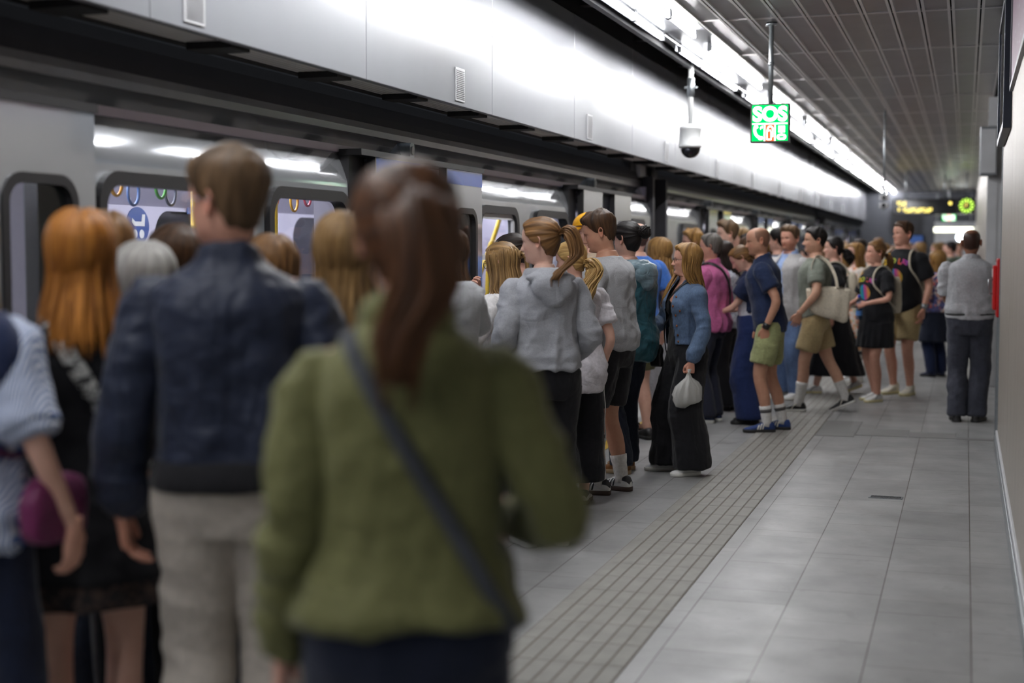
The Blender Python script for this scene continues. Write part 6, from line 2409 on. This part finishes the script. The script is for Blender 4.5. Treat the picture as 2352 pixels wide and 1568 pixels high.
if all(q is not None for r in rows for q in r):
    A = np.array(rows) + [0, .005, 0]
    A[-1, 2:4, 2] -= .014
    V = A.reshape(-1, 3)
    link_mesh('pocket_flap', V, [(i * 6 + j, i * 6 + j + 1, (i + 1) * 6 + j + 1, (i + 1) * 6 + j) for i in range(3) for j in range(5)], C_DENIM, jk, True)
p.shoes(S_WHITE, O_WHITE, C_SOCK)
crossbody(p, 'small black crossbody bag hanging in front of the black trousers, thin strap over denim', S_BLACK, (-.085, 0, 1.475), (.17, 0, .93), .018, ((.15, .175, .90), (.12, .06, .17), .3))
pb = held('plastic_bag', p, 'crumpled translucent white plastic bag held in a fist by the denim jacket', 'bag')
g = p.lean((p.arm['l']['W'] + .085 * p.arm['l']['d'])[None])[0]
R = []
a = np.linspace(0, 2 * math.pi, 48, endpoint=False)
for z, rx, ry in ((.03, .030, .016), (.0, .012, .012), (-.03, .020, .024), (-.06, .034, .062), (-.10, .045, .092), (-.15, .050, .108), (-.19, .048, .104), (-.215, .036, .088), (-.225, .012, .05)):
    rr = 1 + .10 * np.sin(5 * a + z * 30) * (z < -.02) + .07 * np.sin(11 * a + 2)
    R.append(np.stack([g[0] + rx * rr * np.cos(a), g[1] + .012 + ry * rr * np.sin(a), np.full(48, g[2] + z) - .02 * np.sin(a) * (z < -.2)], -1))
V, F = loft(np.array(R))
V = V + .010 * np.stack([vnoise(V * 26, 1), vnoise(V * 26, 2), vnoise(V * 26, 3)], -1) * (V[:, 2] < g[2] - .03)[:, None]
m, nt, pp = new_mat('thin_plastic')
pp.inputs['Base Color'].default_value = srgb(206, 206, 202)
pp.inputs['Roughness'].default_value = .28
pp.inputs['Alpha'].default_value = .82
bump(nt, noise(nt, coords(nt), 45, 3, .6, 1.0), pp, .5, .01)
link_mesh('film', V, F, m, pb, True, fix=True)

# ---- further along, softly out of focus
p = person(x=-2.25, y=13.22, h=1.73, sex='m', g=1.08, face=78, turn=6, hair='short', hcol='salt', cap=dict(tt=.020, ts=.012, hn=.12), skin='red', vox=.012, label='person in a pink shirt with a black strap across the back', l='front', belly=.05)
p.top('shirt', cloth('pink_shirt', 192, 100, 148, wr=.3), hem=.86, ease=.032, sleeve=.80, sease=.028, fold=.010, collar=dict(h=.045), flare=.02)
p.trousers('trousers', cloth('slate_trousers', 44, 46, 60), 'regular', fold=.006); p.shoes(S_NAVY, O_WHITE)
crossbody(p, 'black strap of a bag slung across the pink shirt', S_BLACK, (-.09, 0, 1.475), (.20, 0, .95), .036, ((.235, .0, .93), (.06, .18, .16), 0))
p = person(x=-2.74, y=14.95, h=1.785, sex='m', face=110, hair='short', hcol='honey', cap=dict(tt=.034, ts=.016, rough=.010), vox=.016, label='person with curly sandy hair peeking over the pink shirt')
p.top('t_shirt', cloth('grey_tee', 120, 120, 126), hem=.88, sleeve=.45); p.trousers('trousers', C_JEAN); p.shoes(S_BLACK, O_DARK)
p = person(x=-2.47, y=15.55, h=1.885, sex='m', face=112, hair='short', hcol='manbrown', cap=dict(tt=.034, ts=.012, quiff=.008), skin='pale', vox=.015, label='tall young person with swept brown hair and pale neck, white tee')
p.top('t_shirt', C_WHITE, hem=.88, sleeve=.45, neck=1.47); p.trousers('trousers', C_JEAN); p.shoes(S_WHITE, O_WHITE)
p = person(x=-2.27, y=14.26, h=1.67, sex='f', face=84, nod=14, hair='long', hcol='dark', len=.32, flare=.06, vox=.013, skin='olive', label='person with long dark hair and a white flecked blouse beside the pink shirt', l='front')
p.top('blouse', fabric('flecked', srgb(190, 190, 198), kind='spots', col2=srgb(140, 142, 160)), hem=.86, ease=.03, sleeve=.6, sease=.03); p.trousers('trousers', C_BLACKT, 'wide'); p.shoes(S_BLACK, O_DARK)
p = person(x=-2.14, y=14.90, h=1.715, sex='f', face=60, hair='long', hcol='brown', len=.30, vox=.015, label='person with smooth brown hair behind the bowed head and bald head')
p.top('jumper', cloth('umber', 84, 72, 66), hem=.88); p.trousers('trousers', C_BLACKT); p.shoes(S_BLACK, O_DARK)
p = person(x=-2.32, y=16.15, h=1.75, sex='f', face=95, hair='short', hcol='black', cap=dict(tt=.03, ts=.02, hn=.0), vox=.018, label='person with black hair showing above the smooth brown hair')
p.top('jumper', cloth('moss', 70, 76, 66), hem=.88); p.trousers('trousers', C_BLACKT); p.shoes(S_BLACK, O_DARK)
p = person(x=-2.55, y=17.10, h=1.83, sex='m', face=110, hair='short', hcol='dirtyblond', vox=.018, label='tall sandy haired person far back beyond the swept brown hair')
p.top('shirt', cloth('denimblue', 84, 98, 130), hem=.88); p.trousers('trousers', C_BLACKT); p.shoes(S_BLACK, O_DARK)

p = person(x=-1.88, y=13.22, h=1.645, sex='f', face=92, nod=34, turn=2, head_fwd=.02, hair='lowtail', hcol='lightbrown', tail_len=.22, tail_w=.05, wave=.010, wfreq=9, vox=.011, label='person looking down, navy sweater round the shoulders and wide navy trousers', r=((.04, .33, 1.08), (.5, -.3, -1), (-.6, 0, -.8), 'hold'), l=((-.03, .36, 1.05), (-.5, -.3, -1), (.6, 0, -.8), 'hold'))
p.top('crop_top', cloth('grey_white', 196, 194, 200), hem=1.04, ease=.012, sleeve=.4, sease=.016, fold=.003)
p.top('vest_sweater', C_NAVY, hem=1.10, ease=.036, sleeve=.44, sease=.034, fold=.012, cut=lambda C: (C[:, 1] > .03 - .10 * (1.3 - C[:, 2])) & (C[:, 2] < 1.36) & (np.abs(C[:, 0]) < .20), label='navy sweater hung over the shoulders')
p.trousers('trousers', C_NAVYT, 'wide', waist=1.06, fold=.007); p.shoes(S_BLACK, O_DARK)
P, t = p.arm_path('l', .97)
V, F, _ = tube(P[-2:], [.029, .0285], 14)
link_mesh('wristband', p.lean(V), F, plain('orange_band', srgb(240, 110, 20), .5), p.body, True, fix=True)

p = person(x=-1.64, y=12.70, h=1.795, sex='m', g=.97, face=94, nod=2, turn=10, lean=.13, hair='none', crop=.92, crop_tint=(.36, .33, .32), skin='tan', vox=.010, label='bald person in a navy polo shirt and light green shorts', l=((-.20, .02, .895), (-.6, -1, 0), (1, 0, 0), 'relax', (.2, -.02, -1)), r=((.17, .08, .88), (.6, -1, 0), (-1, 0, 0), 'relax', (0, .1, -1)), fl=(-.11, .02, 12, 0), fr=(.10, -.10, -4, 0), beard=.4, beard_tint=(.6, .54, .5))
p.top('polo_shirt', cloth('polo_navy', 34, 46, 76), hem=.86, ease=.026, sleeve=.46, sease=.019, fold=.008, collar=dict(h=.045, z=1.47))
p.trousers('shorts', cloth('lime_shorts', 158, 162, 114, wr=.25), 'shorts', to=.50, waist=1.0, fold=.007)
p.socks(C_SOCK, .235, plain('sock_band', srgb(90, 88, 88), .8)); p.shoes(S_BLUE, O_DARK, S_BLUE, stripe=M_STRIPEW)
P, t = p.arm_path('l', 1.0)
V, F, _ = tube(P[-2:], [.033, .032], 14)
link_mesh('watch', p.lean(V), F, S_BLACK, p.body, True, fix=True)

p = person(x=-1.80, y=15.55, h=1.83, sex='m', face=146, turn=6, hair='short', hcol='manbrown', cap=dict(tt=.030, ts=.012, quiff=.008), beard=.7, beard_tint=(.55, .40, .30), skin='red', vox=.013, label='bearded person facing the camera in a pale jacket over a light blue shirt')
p.top('shirt', cloth('sky_shirt', 158, 180, 222), hem=.9, ease=.018, sleeve=0, collar=dict(h=.05))
p.top('jacket', cloth('stone_jacket', 186, 184, 184), hem=.80, ease=.042, sease=.028, fold=.010, cut=front_open(.06, .05, .9, 1.4)); p.trousers('jeans', cloth('pale_jeans', 110, 134, 176, kind='denim')); p.shoes(S_WHITE, O_WHITE)
p = person(x=-2.07, y=16.75, h=1.815, sex='m', face=70, hair='short', hcol='black', cap=dict(tt=.03, ts=.016), vox=.018, label='dark haired person in a grey blue top behind the bearded person')
p.top('shirt', cloth('grey_blue', 92, 104, 124), hem=.88); p.trousers('trousers', C_BLACKT); p.shoes(S_BLACK, O_DARK)

p = person(x=-1.42, y=14.42, h=1.80, sex='m', g=1.04, face=98, turn=8, nose=1.15, hair='short', hcol='black', cap=dict(tt=.022, ts=.010, hn=.14), skin='olive', vox=.011, label='person in a sage tee and khaki shorts with a cream tote bag', brow=(.14, .11, .10), beard=.45, beard_tint=(.62, .58, .56), l=((-.27, .15, .945), (-1, -.8, 0), (1, 0, 0), 'relax', (.3, .3, -1)), fl=(-.10, .16, 6, 0), fr=(.10, -.30, -4, .02), pr=24)
p.top('t_shirt', cloth('sage', 122, 127, 116), hem=.90, ease=.026, sleeve=.47, sease=.020, fold=.008, neck=1.472)
p.trousers('shorts', C_KHAKI, 'shorts', to=.50, waist=1.0, fold=.009)
p.socks(C_SOCK, .29, None); p.shoes(S_BLACK, O_WHITE, C_SOCK, swoosh=M_STRIPEW)
tb = held('tote_bag', p, 'cream canvas tote bag hanging at the side of the sage tee', 'bag')
R = []
for z, ln, th_ in ((1.185, .205, .010), (1.15, .205, .022), (1.08, .20, .045), (1.0, .19, .060), (.93, .18, .062), (.895, .165, .045), (.885, .13, .016)):
    R.append(np.stack([-.262 + .62 * th_ * np.sin(a) * (1 + .15 * np.cos(7 * a)), -.115 + ln * np.sign(np.cos(a)) * np.abs(np.cos(a)) ** .7 - .04 * (1.185 - z), .02 + z - .02 * np.cos(a) ** 2 * (z > 1.1) + .07 * np.cos(a) * (z < 1.0) * .6], -1))
V, F = loft(np.array(R))
V = V + .007 * vnoise(V * 14, 3)[:, None] * np.array([1, .3, 0])
link_mesh('body', V * p.k, F, C_CREAM, tb, True, fix=True)
for dx in (-.012, .012):
    flat_strap(tb, p, [(-.262 + dx, .015, 1.185), (-.258 + dx, .040, 1.30), (-.235 + dx, .035, 1.405), (-.175 + dx, .0, 1.478), (-.15, -.045, 1.480), (-.175 + dx, -.12, 1.42), (-.24 + dx, -.18, 1.30), (-.265 + dx, -.20, 1.185)], C_CREAM, .019, 'handle', 36, .22)

p = person(x=-1.40, y=16.28, h=1.72, sex='f', g=1.06, face=98, hair='lowtail', hcol='black', tail_len=.16, tail_w=.06, wave=.012, wfreq=10, vox=.012, label='dark haired person in a black tee and long black skirt, white sneakers', fl=(-.09, .20, 4, 0), fr=(.09, -.24, 0, .02), pr=22, brow=(.2, .17, .15))
sh = p.top('t_shirt', C_BLACK, hem=.90, ease=.03, sleeve=.48, sease=.028, fold=.007)
p.skirt('skirt', C_BLACK, hem=.21, rx=.20, ry=.34, pleats=8, amp=.04, cy=-.02); p.shoes(S_WHITE, O_CREAM, C_SOCK, swoosh=M_GREY)
drawstring_bag(p, 'cream drawstring bag on the back of the long black skirt wearer', C_CREAM)
p = person(x=-1.42, y=18.5, h=1.645, sex='f', face=80, hair='long', hcol='honey', len=.34, vox=.018, label='blond person behind the dark ponytail and long black skirt')
p.top('top', cloth('pale_blue', 150, 160, 190), hem=.88); p.trousers('jeans', C_JEANB, 'slim'); p.shoes(S_WHITE, O_WHITE)
p = person(x=-.90, y=15.58, h=1.675, sex='f', g=1.10, face=130, turn=-18, hair='lowtail', hcol='lightbrown', tail_len=.30, tail_w=.035, vox=.011, label='person in a black tour tee and short black skirt holding a water bottle', r='front', l=((-.13, .23, 1.08), (-.8, -.5, -.4), (.9, 0, -.4), 'hold'), fl=(-.10, .05, 10, 0), fr=(.09, -.06, -6, 0), skin='red')
sh = p.top('t_shirt', C_BLACK, hem=.87, ease=.03, sleeve=.50, sease=.022, fold=.007)
tour_print(p, sh, 1.34, .052, 1.20)
p.skirt('skirt', C_BLACK, hem=.60, rx=.225, ry=.185, pleats=16, amp=.05); p.shoes(S_WHITE, O_CREAM, C_SOCK, swoosh=M_GREY)
drawstring_bag(p, 'cream drawstring bag on the back of the water bottle holder', C_CREAM)
wb = held('water_bottle', p, 'clear plastic water bottle with a blue cap in the hand of the tour tee wearer', 'bottle')
g = p.lean(p.arm['l']['grip'][None])[0]
a = np.linspace(0, 2 * math.pi, 20, endpoint=False)
prof = ((-.14, .028), (-.13, .033), (-.09, .032), (-.07, .030), (-.04, .033), (.03, .033), (.06, .026), (.08, .013), (.10, .013))
V, F = loft(np.array([np.stack([g[0] + r * np.cos(a), g[1] + r * np.sin(a), np.full(20, g[2] + z)], -1) for z, r in prof]))
link_mesh('bottle_body', V, F, glass('bottle_plastic', (.52, .70, .92, 1)), wb, True, fix=True)
MB().tube([g + [0, 0, .085], g + [0, 0, .115]], .0155, 16).build('screw_top', plain('bottle_blue', srgb(30, 70, 200), .3), wb, True)
V, F, _ = tube([g + [0, 0, -.10], g + [0, 0, -.05]], .0336, 20, False)
link_mesh('wrapper', V, F, plain('wrapper_blue', srgb(90, 140, 210), .4), wb, True)
p = person(x=-1.27, y=17.80, h=1.66, sex='f', face=118, hair='long', hcol='honey', len=.36, vox=.016, label='blond person in a white floral dress beyond the tour tee couple')
p.top('dress', fabric('floral_white', srgb(222, 212, 204), kind='floral', col2=[srgb(220, 130, 90), srgb(226, 168, 120), srgb(190, 190, 160), srgb(226, 212, 200)]), hem=.95, sleeve=.5, sease=.035); p.skirt('dress_skirt', MATS['floral_white'], hem=.4, pleats=7, amp=.04); p.shoes(S_WHITE, O_WHITE)
p = person(x=-.66, y=16.36, h=1.89, sex='m', g=1.03, face=152, turn=-26, hair='short', hcol='brown', cap=dict(tt=.022, ts=.010), vox=.011, label='tall person in a black tour tee with colourful lettering and khaki shorts', l=((-.27, .05, .88), (-.55, -1, 0), (1, .1, 0), 'relax', (.05, .15, -1)), r='front', skin='red')
sh = p.top('t_shirt', C_BLACK, hem=.85, ease=.03, sleeve=.50, sease=.022, fold=.006)
tour_print(p, sh, 1.36, .062, 1.20)
p.trousers('shorts', C_KHAKI, 'shorts', to=.52); p.shoes(plain('canvas_cream', srgb(222, 216, 200), .7), O_CREAM, C_SOCK, high=True)
P, t = p.arm_path('l', 1.0)
V, F, _ = tube(P[-2:], [.034, .033], 14)
link_mesh('watch', p.lean(V), F, M_STEEL, p.body, True, fix=True)
drawstring_bag(p, 'cream drawstring bag on the back of the tall tour tee wearer', C_CREAM)
p = person(x=-.34, y=18.82, h=1.56, sex='f', g=1.16, face=46, hair='long', hcol='honey', len=.25, flare=.05, thick=.034, wave=.006, vox=.014, label='person with a blond bob, floral blouse and long navy tunic', belly=.04)
p.top('blouse', fabric('floral_navy', srgb(84, 82, 120), kind='floral', col2=[srgb(216, 112, 106), srgb(226, 178, 160), srgb(92, 98, 150), srgb(206, 196, 196)]), hem=.92, ease=.035, sleeve=.9, sease=.034, fold=.008, flare=.02)
p.skirt('tunic', C_DKNAVY, hem=.50, rx=.26, ry=.22, pleats=6, amp=.06); p.trousers('trousers', C_NAVY, 'regular'); p.shoes(S_NAVY, O_DARK)
p = person(x=.045, y=13.98, h=1.78, sex='m', g=1.12, face=2, turn=-6, hair='none', crop=.96, crop_tint=(.13, .12, .12), skin='brown', vox=.010, label='person from behind in a pale grey polo shirt and dark grey jeans by the wall', r=((.17, .30, 1.16), (1, -.2, -.3), (-.6, .1, -.6), 'hold'), l=((-.10, .30, 1.08), (-.15, -.1, -1), (.8, 0, -.6), 'hold'), fl=(-.10, -.02, 4, 0), fr=(.075, .0, -18, 0), belly=.05, shoulders=1.05)
p.top('polo_shirt', cloth('polo_grey', 176, 177, 180), hem=.955, ease=.032, sleeve=.52, sease=.026, fold=.008, band=True, bulge=.014, collar=dict(h=.045, z=1.472), hem_tilt=.012)
p.trousers('jeans', C_JEANG, 'regular', waist=1.03, fold=.009, ease=.004); p.shoes(S_BLACK, O_DARK)
MB().add(*tube(ell_rings(np.array([(.985, .178 * 1.12 + .020, .128 * 1.12 + .022, -.010)]))[0].tolist() and np.vstack([ell_rings(np.array([(.985, .178 * 1.10 + .012, .128 * 1.10 + .016, -.006)]))[0]] * 1) * p.k, .012, 8, False)[:2]).build('belt', S_BLACK, p.body, True)

# ---- the crowd further down the platform
TOPS = [(60, 62, 72), (176, 174, 178), (40, 44, 60), (120, 110, 104), (150, 60, 60), (70, 90, 120), (196, 188, 176), (84, 96, 84), (26, 26, 30), (150, 130, 160)]
HC = ['brown', 'dark', 'honey', 'lightbrown', 'black', 'salt', 'grey', 'dirtyblond']
def walker(x, y, h, sex, face, hair, hcol, top, bottom, label, group='crowd far down the platform', **kw):
    q = person(x=x, y=y, h=h, sex=sex, face=face, hair=hair, hcol=hcol, vox=.022, label=label, locks=50, group=group, **kw)
    q.top('top', top, hem=.88, ease=.028, sleeve=kw.get('slv', .5), sease=.026)
    if bottom == 'skirt':
        q.skirt('skirt', C_DKNAVY, hem=.5)
    else:
        q.trousers('trousers', bottom, 'regular')
    q.shoes(S_WHITE, O_WHITE)
rnd = random.Random(11)
WORDS = ['charcoal', 'pale grey', 'navy', 'taupe', 'brick red', 'slate blue', 'cream', 'moss green', 'black', 'lilac']
seen = set()
n = 0
for row, (yy, xs) in enumerate(((19.6, (-2.55, -2.0)), (20.6, (-2.75, -1.75, -1.2)), (21.8, (-2.4, -1.5)), (23.2, (-2.7, -2.1, -1.2)), (25.0, (-2.5, -1.7, -.95)), (27.4, (-2.2, -1.4, -.75, -.2)), (30.0, (-2.4, -1.6, -1.0, -.45)), (33.0, (-2.0, -1.3, -.7, -.25)), (36.5, (-1.7, -1.1, -.5)), (41.0, (-1.5, -.9, -.3)))):
    for x in xs:
        i = rnd.randrange(len(TOPS))
        sex = rnd.choice('mf')
        hr = 'short' if sex == 'm' else rnd.choice(['long', 'lowtail', 'long'])
        hc = rnd.choice(HC)
        while (row, i, hc) in seen:
            i, hc = rnd.randrange(len(TOPS)), rnd.choice(HC)
        seen.add((row, i, hc))
        walker(x + rnd.uniform(-.12, .12), yy + rnd.uniform(-.3, .3), rnd.uniform(1.60, 1.80) - (.03 if x > -1.3 else 0), sex, rnd.choice([70, 95, 120, 150, 185]), hr, hc, cloth('crowd_%d' % i, *TOPS[i]), rnd.choice([C_JEAN, C_BLACKT, C_JEANB, 'skirt' if sex == 'f' else C_JEAN]),
               'person in %s top, %s hair, %s row of the distant crowd' % (WORDS[i], {'salt': 'greying', 'honey': 'golden', 'lightbrown': 'light brown', 'dirtyblond': 'dark blond'}.get(hc, hc), ['nearest', 'second', 'third', 'fourth', 'fifth', 'sixth', 'seventh', 'eighth', 'ninth', 'last'][row]), slv=rnd.choice([.5, .95]))
        n += 1
